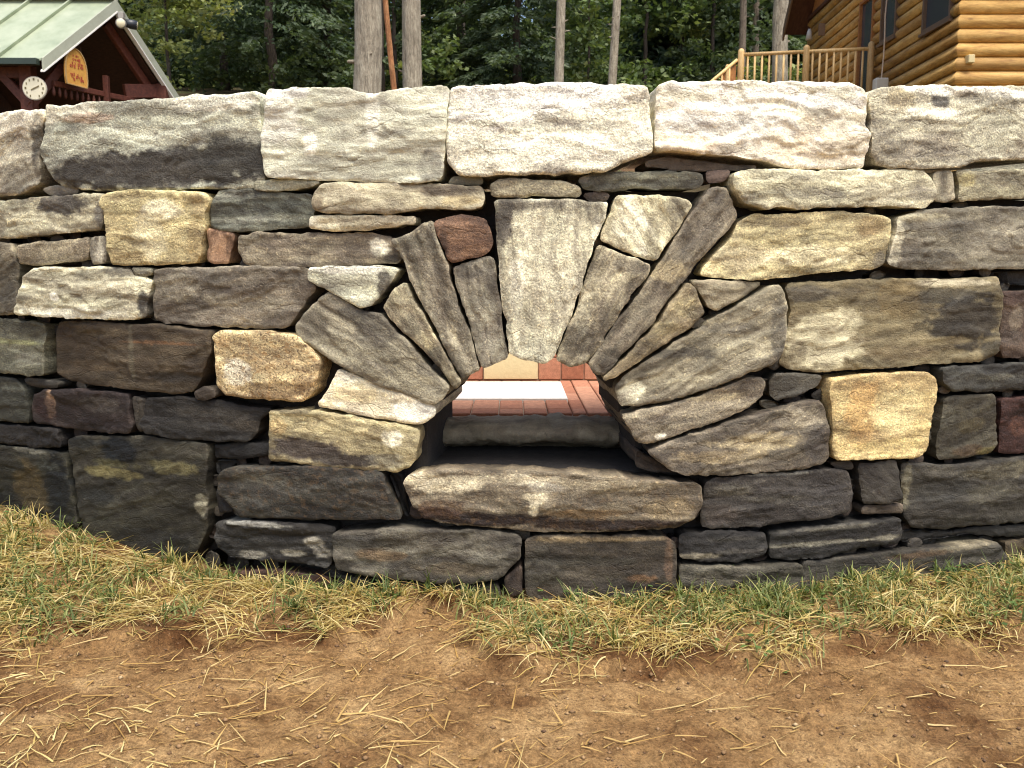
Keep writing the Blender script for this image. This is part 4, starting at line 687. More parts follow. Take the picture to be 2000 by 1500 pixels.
def conifer_crown(rng, h, rmax, z0, kind='spruce', dens=1.0, leaf=.16):
    Ps, As, Bs, Cs = [], [], [], []; z = z0
    while z < h * .98:
        rr = rmax * (1 - (z - z0 * .3) / h) ** .8 * rng.uniform(.75, 1.1)
        for k in range(rng.integers(5, 8)):
            az = rng.uniform(0, 6.28); L = rr * rng.uniform(.6, 1.1); d = np.array([math.cos(az), math.sin(az), 0]); s = np.array([-d[1], d[0], 0])
            n = max(6, int(L * 30 * dens)); t = np.sqrt(rng.uniform(.02, 1, n)); w = (1 - t) * L * .42 + .08
            lat = rng.uniform(-1, 1, n) * w
            P = d * (t * L)[:, None] + s * lat[:, None]; P[:, 2] = z + .10 * L - .38 * L * t ** 1.6 - np.abs(lat) * .22 + rng.normal(0, .04, n)
            A = (d * (.6 + .2 * rng.random((n, 1))) + s * (np.sign(lat) * .6)[:, None] + np.array([0, 0, -.35]) + rng.normal(0, .25, (n, 3))); A /= np.linalg.norm(A, axis=1)[:, None]
            A *= leaf * rng.uniform(.7, 1.3, (n, 1)); B = np.cross(A, rnd_dirs(n, rng, .8)); B = B / (np.linalg.norm(B, axis=1)[:, None] + 1e-6) * leaf * rng.uniform(.22, .42, (n, 1))
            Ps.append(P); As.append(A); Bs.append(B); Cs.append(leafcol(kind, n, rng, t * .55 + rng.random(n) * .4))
        z += rng.uniform(.22, .38)
    return [np.concatenate(a) for a in (Ps, As, Bs, Cs)]
def broad_crown(rng, h, r, z0, kind='beech', n_cl=60, per=45, leaf=.075):
    Ps, As, Bs, Cs = [], [], [], []
    for k in range(n_cl):
        u = rnd_dirs(1, rng)[0] * (rng.random() ** .45); c = np.array([u[0] * r, u[1] * r, (z0 + h) / 2 + u[2] * (h - z0) / 2]); cr = rng.uniform(.3, .62) * (r * .35 + .15)
        P = c + rng.normal(size=(per, 3)) * np.array([cr, cr, cr * .38]) * .75; tint = rng.uniform(.0, .6)
        A = rnd_dirs(per, rng) * np.array([1, 1, .6]); A *= leaf * rng.uniform(.7, 1.4, (per, 1)) / np.linalg.norm(A, axis=1)[:, None]
        B = np.cross(A, rnd_dirs(per, rng, 1.2)); B = B / (np.linalg.norm(B, axis=1)[:, None] + 1e-6) * leaf * rng.uniform(.5, .8, (per, 1))
        Ps.append(P); As.append(A); Bs.append(B); Cs.append(leafcol(kind, per, rng, tint + rng.random(per) * .4))
    return [np.concatenate(a) for a in (Ps, As, Bs, Cs)]

def bark_material(name, c0, c1, c2):
    t = NT(name); v = t.coord('Object', (1, 1, .16)); n = t.noise(v, 26, 6, .62); n2 = t.noise(t.coord('Object'), 3.2, 4, .6)
    c = t.ramp(n, [(.3, c0), (.5, c1), (.72, c2)]); c = t.mix(1.0, c, t.ramp(n2, [(.3, (.72, .70, .68)), (.7, (1.2, 1.2, 1.18))]), 'MULTIPLY')
    t.l(c, t.b.inputs['Base Color']); n3 = t.noise(t.coord('Object', (1, 1, .3)), 60, 4, .7); c = t.mix(1.0, c, t.ramp(n3, [(.3, (.6, .58, .56)), (.55, (1.05, 1.05, 1.05))]), 'MULTIPLY'); t.l(c, t.b.inputs['Base Color']); t.l(t.bump(n, 1.0, .05), t.b.inputs['Normal']); t.b.inputs['Roughness'].default_value = .9; return t.m
M_BARK = bark_material('grey_pine_bark', (.20, .172, .13), (.36, .32, .25), (.47, .43, .34))
M_BARK2 = bark_material('brown_bark', (.10, .075, .055), (.20, .16, .12), (.30, .25, .19))
M_BARKD = bark_material('dark_bark', (.03, .023, .018), (.065, .05, .04), (.10, .08, .06))

def trunk_mesh(parent, base, top, r0, r1, mat, rng, branches=(), name='trunk'):
    m = MB(); base = Vector(base); top = Vector(top); pts = []; rad = []
    for i in range(13):
        t = i / 12; p = base.lerp(top, t); w = .25 * r0
        pts.append(p + Vector((rng.normal() * w * (0 if i == 0 else 1), rng.normal() * w, 0))); rad.append((r0 * (1 - t) + r1 * t) * (1 + .25 * max(0, 1 - t * 14)))
    m.tube(pts, rad, 14)
    return m.build(name, mat, parent, smooth=True)

_mesh_cache = {}
def crown_obj(parent, data, name='crown', offset=(0, 0, 0)):
    V, F, C = quads(*data); return big_mesh(name, V + np.array(offset), F, M_LEAF, C, parent)

def tree(px, y, wpx, label, mat, lean=0, h=15, crown=None, name='pine_tree', group=None, seed=0, ytop=60):
    rng = np.random.default_rng(500 + seed); p = at(px, 110, y); gzv = float(gz([p.x], [p.y])[0]); r = wpx / FPX * y / 2 * 1.04
    e = empty(name, (p.x, p.y, gzv)); tag(e, label, 'tree', group)
    zl = p.z - gzv; bx = p.x - lean * zl; base = Vector((bx, y, gzv - .3)); top = Vector((p.x + lean * (h - zl), y, gzv + h))
    trunk_mesh(e, base, top, r * (1 + .04), r * .35, mat, rng)
    for k in range(5):
        z = zl + rng.uniform(-1.2, 1.6); az = rng.uniform(-3.14, 0); s = Vector((bx + lean * z, y, gzv + z)); d = Vector((math.cos(az), math.sin(az) * .6, rng.uniform(-.1, .4))); m = MB(); m.tube([s, s + d * (r + .03), s + d * (r + rng.uniform(.05, .13))], [r * .16, r * .12, r * .05], 6); m.build('branch_stub', mat, e, smooth=True)
    if crown is not None:
        crown_obj(e, crown(rng), 'crown', (lean * (h - zl), 0, 0))
        # a few limbs from trunk into the crown
        for k in range(7):
            m = MB()
            z = rng.uniform(h * .62, h * .93); az = rng.uniform(0, 6.28); L = rng.uniform(1.0, 2.2); s = Vector((bx + lean * z, y, gzv + z)); d = Vector((math.cos(az), math.sin(az), .25))
            m.tube([s, s + d * L * .5, s + d * L + Vector((0, 0, -.1))], [r * .22, r * .14, r * .05], 6); m.build('limb', mat, e, smooth=True)
    return e
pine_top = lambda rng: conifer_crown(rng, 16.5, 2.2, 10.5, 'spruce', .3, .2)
tree(714, 13.5, 54, 'thickest pale grey tree trunk, left of the slim orange pole', M_BARK, 0, 16, pine_top, seed=1)
tree(809, 14.5, 38, 'second thick grey tree trunk, just right of the slim orange pole', M_BARK, 0, 16, pine_top, seed=2)
tree(1094, 20, 18, 'slender straight pale trunk above the middle capstone', M_BARK, .003, 16, pine_top, seed=3)
tree(1195, 21, 16, 'slender leaning pale trunk near the middle of the wood', M_BARK, .075, 15, pine_top, seed=4)
tree(1521, 22, 29, 'pale trunk standing between the deck railing and the cabin eave', M_BARK, 0.004, 16, pine_top, seed=5)
tree(1448, 25, 13, 'thin grey trunk above the left deck post', M_BARK2, 0, 15, pine_top, seed=6)
tree(1474, 28, 14, 'thin brown trunk between the deck post and the pale trunk', M_BARK2, 0, 15, pine_top, seed=7)
tree(1308, 31, 17, 'dark trunk in the bright gap of the wood', M_BARKD, 0, 15, pine_top, seed=8)
tree(1268, 33, 12, 'dark thin trunk left of the bright gap in the wood', M_BARKD, 0, 15, pine_top, seed=9)
tree(746, 24, 10, 'dark thin trunk squeezed between the thick trunk and the orange pole', M_BARKD, 0, 15, pine_top, seed=10)
tree(1362, 36, 12, 'dark trunk far back to the right of the bright gap', M_BARKD, 0, 15, pine_top, seed=16)
tree(905, 34, 11, 'dark trunk far back behind the spruce foliage', M_BARKD, 0, 15, pine_top, seed=17)
# conifers and broadleaved trees whose foliage shows
def leafy(px, y, label, data_fn, name, mat=M_BARKD, r=.12, h=9, seed=0, cat='tree', group=None):
    rng = np.random.default_rng(900 + seed); p = at(px, 160, y); z = float(gz([p.x], [p.y])[0]); e = empty(name, (p.x, p.y, z)); tag(e, label, cat, group)
    trunk_mesh(e, (p.x, y, z - .2), (p.x, y, z + h * .9), r, r * .2, mat, rng); crown_obj(e, data_fn(rng)); return e
leafy(330, 21, 'bright yellow-green broadleaved tree beside the green roof', lambda g: broad_crown(g, 6.2, 1.35, .9, 'maple', 130, 60, .06), 'maple_tree', seed=1, h=6, r=.05)
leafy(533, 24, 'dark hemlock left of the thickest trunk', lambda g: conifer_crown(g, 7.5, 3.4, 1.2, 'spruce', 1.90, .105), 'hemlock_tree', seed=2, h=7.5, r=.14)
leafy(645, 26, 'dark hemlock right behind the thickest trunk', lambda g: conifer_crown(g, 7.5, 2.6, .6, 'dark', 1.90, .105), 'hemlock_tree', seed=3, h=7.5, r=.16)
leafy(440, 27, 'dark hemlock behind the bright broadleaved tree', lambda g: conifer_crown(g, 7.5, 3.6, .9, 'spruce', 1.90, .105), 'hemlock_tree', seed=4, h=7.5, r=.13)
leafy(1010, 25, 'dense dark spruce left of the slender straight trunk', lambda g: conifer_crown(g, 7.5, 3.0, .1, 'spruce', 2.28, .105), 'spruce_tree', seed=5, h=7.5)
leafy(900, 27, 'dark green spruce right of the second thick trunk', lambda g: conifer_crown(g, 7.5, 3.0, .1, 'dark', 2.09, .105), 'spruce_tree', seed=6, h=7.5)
leafy(1150, 23, 'light green sapling between the two slender trunks', lambda g: broad_crown(g, 4.4, 1.1, .1, 'beech', 55, 50, .07), 'beech_sapling', seed=7, h=4, r=.04)
leafy(1260, 26, 'leafy green tree right of the leaning trunk', lambda g: broad_crown(g, 6.5, 1.7, .2, 'beech', 80, 50, .085), 'beech_tree', seed=8, h=6, r=.07)
leafy(1390, 27, 'leafy green tree left of the deck railing', lambda g: broad_crown(g, 7, 2.0, .1, 'dark', 90, 55, .09), 'beech_tree', seed=9, h=6, r=.08)
leafy(1330, 29, 'yellowish leafy tree under the bright gap', lambda g: broad_crown(g, 6.8, 1.6, 1.5, 'maple', 60, 45, .085), 'beech_tree', seed=10, h=6, r=.08)
leafy(1480, 30, 'dark green spruce behind the deck railing', lambda g: conifer_crown(g, 7.5, 2.6, .1, 'dark', 1.90, .105), 'spruce_tree', seed=11, h=7.5)
leafy(772, 25, 'leafy green tree seen between the two thick trunks', lambda g: broad_crown(g, 7, 1.5, .2, 'dark', 70, 50, .085), 'beech_tree', seed=12, h=6, r=.07)

def woodland():
    rng = np.random.default_rng(77); Ps, As, Bs, Cs = [], [], [], []
    for k in range(95):
        y = rng.uniform(30, 62); px = rng.uniform(-350, 2350)
        p = at(px, 160, y); gap = (1215 < px < 1345) or (850 < px < 870) or (640 < px < 690)
        h = rng.uniform(5, 8.8) * (.6 if gap else 1); z = float(gz([p.x], [p.y])[0]); kind = ['spruce', 'dark', 'beech', 'dark'][k % 4]
        d = conifer_crown(rng, h, rng.uniform(2.4, 3.6), .3, kind, .42, .30) if k % 4 < 2 else broad_crown(rng, h, rng.uniform(2.2, 3.4), .2, kind, 55, 26, .20)
        d[0] = d[0] + np.array([p.x, p.y, z]); [a.append(b) for a, b in zip((Ps, As, Bs, Cs), d)]
    # low undergrowth along the foot of the wood
    for k in range(170):
        y = rng.uniform(22.5, 34); px = rng.uniform(-200, 2150)
        if 200 < px < 560 and rng.random() < .6: continue
        p = at(px, 160, y); z = float(gz([p.x], [p.y])[0]); d = broad_crown(rng, rng.uniform(.5, 1.7), rng.uniform(.5, 1.1), 0, ['beech', 'dark', 'maple', 'dark'][k % 4], 12, 26, .08)
        d[0] = d[0] + np.array([p.x, p.y, z]); [a.append(b) for a, b in zip((Ps, As, Bs, Cs), d)]
    V, F, C = quads(*[np.concatenate(a) for a in (Ps, As, Bs, Cs)]); o = big_mesh('woodland', V, F, M_LEAF, C)
    tag(o, 'deep green wood filling the slope behind everything', 'wood', kind='stuff')
woodland()
# slim orange-brown pole
def pole():
    a = at(771, 185, 12.5); b = at(753, 0, 12.5); d = (b - a); g = float(gz([a.x], [12.5])[0]); k = (g - .2 - a.z) / d.z; base = a + d * k; top = a + d * 2.2
    e = empty('pole', base); tag(e, 'slim orange-brown leaning pole between the two thick trunks', 'pole')
    M = bark_material('orange_dead_stem', (.20, .075, .028), (.34, .15, .06), (.46, .24, .11))
    pts = [base.lerp(top, i / 8) + Vector((random.uniform(-.006, .006), 0, 0)) for i in range(9)]; m = MB(); m.tube(pts, [.046 - .0016 * i for i in range(9)], 10); m.build('shaft', M, e, smooth=True)
    m = MB()
    for t, az in ((.35, .8), (.55, 2.5), (.7, 4.2)): p = base.lerp(top, t); m.tube([p, p + Vector((math.cos(az) * .07, math.sin(az) * .07, .03))], [.014, .006], 6)
    m.build('knot', M, e, smooth=True)
pole()

# ------------------------------------------------------------------ timber pavilion, left
def wood(name, c0, c1, c2, stretch, rough=.6):
    t = NT(name); inf = t.n('ObjectInfo'); v = t.coord('Object', stretch); n = t.noise(v, 7, 6, .6); n2 = t.noise(v, 40, 4, .6)
    c = t.ramp(n, [(.3, c0), (.52, c1), (.72, c2)]); c = t.mix(1.0, c, t.ramp(n2, [(.3, (.8, .78, .76)), (.7, (1.15, 1.15, 1.15))]), 'MULTIPLY')
    c = t.mix(1.0, c, t.ramp(inf.outputs['Random'], [(0, (.78, .74, .70)), (1, (1.2, 1.2, 1.2))]), 'MULTIPLY')
    t.l(c, t.b.inputs['Base Color']); t.b.inputs['Roughness'].default_value = rough; t.l(t.bump(n2, .3, .006), t.b.inputs['Normal']); return t.m
M_REDWOOD = wood('red_stained_timber', (.07, .018, .010), (.115, .032, .018), (.16, .05, .027), (3, 3, 3)); M_DARKW = wood('dark_roof_boards', (.03, .012, .008), (.05, .02, .013), (.07, .03, .02), (2, 8, 2))
def green_metal():
    t = NT('green_metal_roofing'); v = t.coord('Object'); n = t.noise(v, 2.2, 5, .6); n2 = t.noise(v, 30, 3, .6)
    c = t.ramp(n, [(.3, (.26, .31, .215)), (.5, (.36, .41, .29)), (.7, (.44, .48, .36))]); t.l(c, t.b.inputs['Base Color']); t.b.inputs['Roughness'].default_value = .42; t.b.inputs['Metallic'].default_value = .25
    t.l(t.bump(n2, .1, .004), t.b.inputs['Normal']); return t.m
M_GREEN = green_metal(); M_TRIM = simple('pale_grey_green_trim', (.36, .38, .30), .55, .08, 6, bump=0)
def pavilion():
    Lc = at(80, 118, 16.0); Rc = at(344, 189, 18.84); Rc.z = Lc.z; Rc = Vector((Rc.x, Rc.y, Lc.z)); Mc = at(223, 4, 17.42); g = (Rc - Lc); left = Vector((-6.5, 0, 0))
    # right rake keeps the slope seen in the picture
    Rv = at(344, 189, 18.84); Rv = Mc + (Rv - Mc) * 1.12
    z0 = float(gz([Lc.x], [17.0])[0]); e = empty('timber_pavilion', (Lc.x, 17.4, z0)); tag(e, 'red-brown timber pavilion with a pale green standing seam metal roof', 'pavilion')
    up = Vector((0, 0, .05))
    roof = MB(); roof.prism([Lc, Mc, Mc + left, Lc + left], (0, 0, .035)); roof.prism([Mc, Rv, Rv + left, Mc + left], (0, 0, .035)); ro = roof.build('roof', M_GREEN, e)
    nrm = (Mc - Lc).cross(left).normalized(); nrm = nrm if nrm.z > 0 else -nrm
    for k in range(1, 9):
        o = Vector((-.76 * k, 0, 0)); m = MB(); m.bar(Lc + o + nrm * .055, Mc + o + nrm * .055, .035, .05, nrm); m.build('seam', M_GREEN, ro)
    m = MB(); m.bar(Mc + Vector((.02, 0, .06)), Mc + left + Vector((0, 0, .06)), .26, .03); m.build('ridge_cap', M_TRIM, ro)
    for a, b, nm in ((Lc, Mc, 'rake_board'), (Mc, Rv, 'rake_board')):
        m = MB(); dn = Vector((0, 0, -.16)); m.prism([a + Vector((.012, 0, .045)), b + Vector((.012, 0, .045)), b + dn + Vector((.012, 0, 0)), a + dn + Vector((.012, 0, 0))], (.03, 0, 0)); m.build(nm, M_TRIM, e)
        m = MB(); dn2 = Vector((0, 0, -.19)); m.prism([a + dn + Vector((-.02, 0, 0)), b + dn + Vector((-.02, 0, 0)), b + dn2 + Vector((-.02, 0, 0)), a + dn2 + Vector((-.02, 0, 0))], (.07, 0, 0)); m.build('rake_trim', M_SLAB, e)
    m = MB(); m.bar(Lc + Vector((-.03, -.05, -.03)), Lc + left + Vector((0, -.05, -.03)), .12, .1); m.build('gutter', simple('dark_green_gutter', (.03, .045, .035), .4, .1, 5, bump=0), e)
    # boards under the roof
    s = MB(); q = Vector((-.12, 0, -.06)); s.prism([Lc + q, Mc + q, Mc + left, Lc + left], (0, 0, -.03)); s.prism([Mc + q, Rv + q, Rv + left, Mc + left], (0, 0, -.03)); s.build('ceiling', M_DARKW, e)
    # back wall, hidden in shade
    bx = Vector((-3.4, 0, 0)); b = MB(); b.prism([Vector((Lc.x, Lc.y + .1, z0)) + bx, Lc + bx + Vector((0, .1, -.1)), Mc + bx + Vector((0, 0, -.12)), Rv + bx + Vector((0, -.1, -.1)), Vector((Rv.x, Rv.y - .1, z0)) + bx], (-.08, 0, 0)); b.build('rear_wall', M_DARKW, e)
    gd = g.normalized()
    # corner post, braces
    P = at(58, 200, 16.35); px, py = P.x, 16.35
    MB().box(px - .11, px + .11, py - .11, py + .11, z0 - .3, Lc.z - .02).build('post', M_REDWOOD, e, bevel=.012)
    for tgt in (at(-12, 128, 16.35), at(122, 128, 16.7)):
        m = MB(); s0 = at(60, 207, 16.3); m.bar(s0, tgt, .13, .15); m.build('brace', M_REDWOOD, e, bevel=.01)
    R2 = at(318, 190, 18.6); MB().box(R2.x - .1, R2.x + .1, 18.5, 18.7, z0 - .3, R2.z + .25).build('post', M_REDWOOD, e, bevel=.012)
    m = MB(); m.bar(Vector((px - 6, py, Lc.z - .14)), Vector((px + .1, py, Lc.z - .14)), .16, .2); m.build('eave_beam', M_REDWOOD, e, bevel=.01)
    # rafter behind the right rake, tie beams
    off = Vector((-.25, 0, -.30)); m = MB(); m.bar(Mc + off + Vector((0, .15, -.05)), Rv + off, .1, .16); m.build('rafter', M_REDWOOD, e, bevel=.01)
    a = at(104, 163, 16.45); b_ = at(214, 192, 17.6); a.z = b_.z = (a.z + b_.z) / 2 + .03
    m = MB(); m.bar(a, a + (b_ - a) * 1.9, .07, .1); m.build('tie_beam', M_REDWOOD, e, bevel=.008)
    m = MB(); c0 = at(243, 178, 18.0); c1 = at(322, 178, 18.7); m.bar(c0, c1, .1, .26); m.build('tie_beam', M_REDWOOD, e, bevel=.008)
    for k in range(11):
        p = a.lerp(b_, k / 10) + Vector((0, 0, -.05)); m = MB(); m.tube([p, p + Vector((0, 0, -.04)), p + Vector((0, 0, -.09)), p + Vector((0, 0, -.15)), p + Vector((0, 0, -.18))], [.018, .020, .032, .026, .010], 8); m.build('drop_spindle', M_REDWOOD, e, smooth=True)
    kp = at(208, 175, 17.5); MB().box(kp.x - .05, kp.x + .05, 17.45, 17.55, kp.z - .35, kp.z + .25).build('hanging_strut', M_REDWOOD, e, bevel=.008)
    return Lc, Rc, Mc, gd, e
LC, RC, MC, GD, PAV = pavilion()

def dial():
    c = at(69, 173, 16.05); R = 22.5 / FPX * 16.05; e = empty('wall_dial', c); tag(e, 'round cream dial mounted on the corner post of the pavilion', 'dial')
    n = Vector((.12, -1, -.02)).normalized(); u = Vector((0, 0, 1)); r = u.cross(n).normalized() * -1; u = n.cross(r).normalized(); u = u if u.z > 0 else -u
    r = Vector((1, .12, 0)).normalized(); R2 = R * .96
    def disc(rad, d0, d1, nm, mat, rx=1.0):
        m = MB(); m.prism([c + n * d0 + r * (math.cos(t) * rad * rx) + u * (math.sin(t) * rad) for t in [2 * math.pi * k / 40 for k in range(40)]], n * (d1 - d0)); return m.build(nm, mat, e)
    rim = simple('dial_rim', (.5, .46, .38), .4, .05, 5, bump=0); face = simple('dial_face', (.70, .66, .50), .6, .06, 10, bump=0); ink = simple('dial_ink', (.16, .13, .06), .6, .1, 9, bump=0)
    disc(R2, .0, .035, 'rim', rim); disc(R2 * .93, .036, .042, 'face', face)
    for k in range(12):
        if k == 6: continue
        t = math.radians(90 - 30 * k); p = c + n * .046 + r * (math.cos(t) * R * .70) + u * (math.sin(t) * R * .72); m = MB()
        m.bar(p - u * .018, p + u * .018, .018 if k % 3 else .028, .004, n); m.build('numeral_mark', ink, e)
    a = math.radians(27); d = r * math.cos(a) + u * math.sin(a); m = MB(); m.bar(c + n * .05 - d * R * .30, c + n * .05 + d * R * .45, .016, .006, n); m.build('pointer', ink, e)
dial()
def sign():
    a = at(128, 150, 16.40); b = at(171, 162, 16.86); x = (b - a); x.z = 0; w = x.length; x.normalize(); n = Vector((x.y, -x.x, 0)); n = n if n.x > 0 else -n
    c = a.lerp(b, .5); zb = at(150, 168, 16.6).z; zt = at(148, 94, 16.6).z; c.z = zb; H = zt - zb; e = empty('hanging_sign', c); tag(e, 'arched yellow sign board with faded red marks hanging in the pavilion gable', 'sign')
    t_ = NT('yellow_sign_paint'); v = t_.coord('Object'); nn = t_.noise(v, 14, 4, .6); t_.l(t_.ramp(nn, [(.3, (.50, .24, .045)), (.7, (.66, .36, .075))]), t_.b.inputs['Base Color'])
    red = simple('faded_red_paint', (.36, .065, .028), .7, .2, 20, bump=0)
    def P(s, h, d=0): return c + x * (s * w / 2) + Vector((0, 0, h * H)) + n * d
    out = [(-.93, .02), (.93, .0), (1.0, .2), (.98, .45)] + [(.97 * math.cos(t), .45 + .55 * math.sin(t)) for t in [math.pi * k / 14 for k in range(1, 14)]] + [(-.98, .45), (-1, .2)]
    m = MB(); m.prism([P(s, h, 0) for s, h in out], n * -.03); m.build('board', t_.m, e)
    m = MB(); rim = [P(s * .985, h * .985 + .006, .006) for s, h in out]
    for i in range(len(rim)): m.bar(rim[i], rim[(i + 1) % len(rim)], .018, .018, n)
    m.build('edge_band', simple('sign_edge', (.46, .30, .12), .7, .1, 9, bump=0), e)
    def mark(s0, s1, h0, h1): mm = MB(); mm.prism([P(s0, h0, .003), P(s1, h0, .003), P(s1, h1, .003), P(s0, h1, .003)], n * .003); mm.build('painted_mark', red, e)
    rg = random.Random(4)
    for hr, ss in ((.80, (-.25, .25)), (.70, (-.45, .45)), (.60, (-.6, .5)), (.52, (-.55, .62)), (.30, (-.7, .1)), (.24, (-.62, .72)), (.17, (-.3, .78)), (.11, (.2, .8))):
        q = ss[0]
        while q < ss[1]:
            w_ = rg.uniform(.06, .16); hh = rg.uniform(.02, .045)
            if rg.random() < .8: mark(q, q + w_, hr - hh, hr + hh)
            q += w_ + rg.uniform(.02, .1)
    m = MB()
    for s in (-.6, .6): m.bar(P(s, .8, -.015), P(s, 1.08, -.015), .012, .012)
    m.build('hanger', M_DARKW, e)
sign()
def floodlight():
    c = at(228, 30, 17.35) + Vector((.08, 0, 0)); e = empty('floodlight', c); tag(e, 'double floodlight under the gable peak of the pavilion', 'lamp')
    grey = simple('grey_lamp_metal', (.32, .30, .27), .4, .1, 9, bump=0); blk = simple('dark_lamp_metal', (.03, .035, .045), .4, .1, 9, bump=0); lens = simple('lamp_lens', (.8, .74, .52), .15, .05, 9, bump=0)
    m = MB(); m.box(c.x - .04, c.x + .06, c.y - .06, c.y + .06, c.z - .07, c.z + .05); m.build('mount', grey, e, bevel=.01)
    p = at(226, 46, 17.2) + Vector((.1, 0, 0)); d = Vector((.25, -1, -.15)).normalized(); m = MB(); m.tube([p - d * -.0 + d * -.16, p - d * .05, p + d * .04], [.05, .085, .092], 16); h = m.build('lamp_head', grey, e, smooth=True)
    m = MB(); m.tube([p + d * .041, p + d * .05], [.078, .07], 16); m.build('lens', lens, h, smooth=True)
    p = at(244, 47, 17.5) + Vector((.1, 0, 0)); d = Vector((1, .35, -.15)).normalized(); m = MB(); m.tube([p - d * .12, p, p + d * .12], [.06, .085, .085], 16); h = m.build('lamp_head', blk, e, smooth=True)
    m = MB(); m.tube([p + d * .121, p + d * .13], [.07, .06], 16); m.build('lens', lens, h, smooth=True)
floodlight()

# ------------------------------------------------------------------ log cabin, right
def log_material():
    t = NT('honey_log_siding'); inf = t.n('ObjectInfo'); v = t.coord('Object', (1.2, 1.2, 7)); n = t.noise(v, 2.2, 6, .65); n2 = t.noise(t.coord('Object', (1.0, 1.0, 14)), 9, 5, .65); kn = t.n('TexVoronoi'); kn.inputs['Scale'].default_value = 1.7; t.l(t.coord('Object', (1, 1, 2.4)), kn.inputs['Vector'])
    c = t.ramp(n, [(.28, (.33, .165, .048)), (.48, (.55, .325, .095)), (.72, (.70, .46, .17))])
    c = t.mix(1.0, c, t.ramp(n2, [(.3, (.66, .60, .55)), (.55, (1.02, 1.02, 1.0)), (.75, (1.2, 1.2, 1.18))]), 'MULTIPLY')
    c = t.mix(t.mapr(kn.outputs['Distance'], .05, .11, .8, 0), c, (.10, .04, .012, 1))
    c = t.mix(1.0, c, t.ramp(inf.outputs['Random'], [(0, (.72, .68, .64)), (.6, (1, 1, 1)), (1, (1.2, 1.2, 1.15))]), 'MULTIPLY')
    t.l(c, t.b.inputs['Base Color']); t.b.inputs['Roughness'].default_value = .72; t.l(t.bump(n2, .5, .01), t.b.inputs['Normal']); return t.m
M_LOG = log_material(); M_TRIMW = wood('orange_trim_boards', (.30, .12, .035), (.42, .18, .05), (.50, .24, .07), (2, 2, 2)); M_SOFF = wood('brown_soffit', (.05, .018, .010), (.08, .032, .018), (.11, .05, .03), (4, 1, 1))
def glass_mat():
    t = NT('window_glass'); t.b.inputs['Base Color'].default_value = (.055, .062, .075, 1); t.b.inputs['Roughness'].default_value = .12; t.b.inputs['Specular IOR Level'].default_value = .7; return t.m
M_GLASS = glass_mat(); M_FRAME = simple('brown_window_frame', (.16, .10, .06), .6, .1, 9, bump=0)
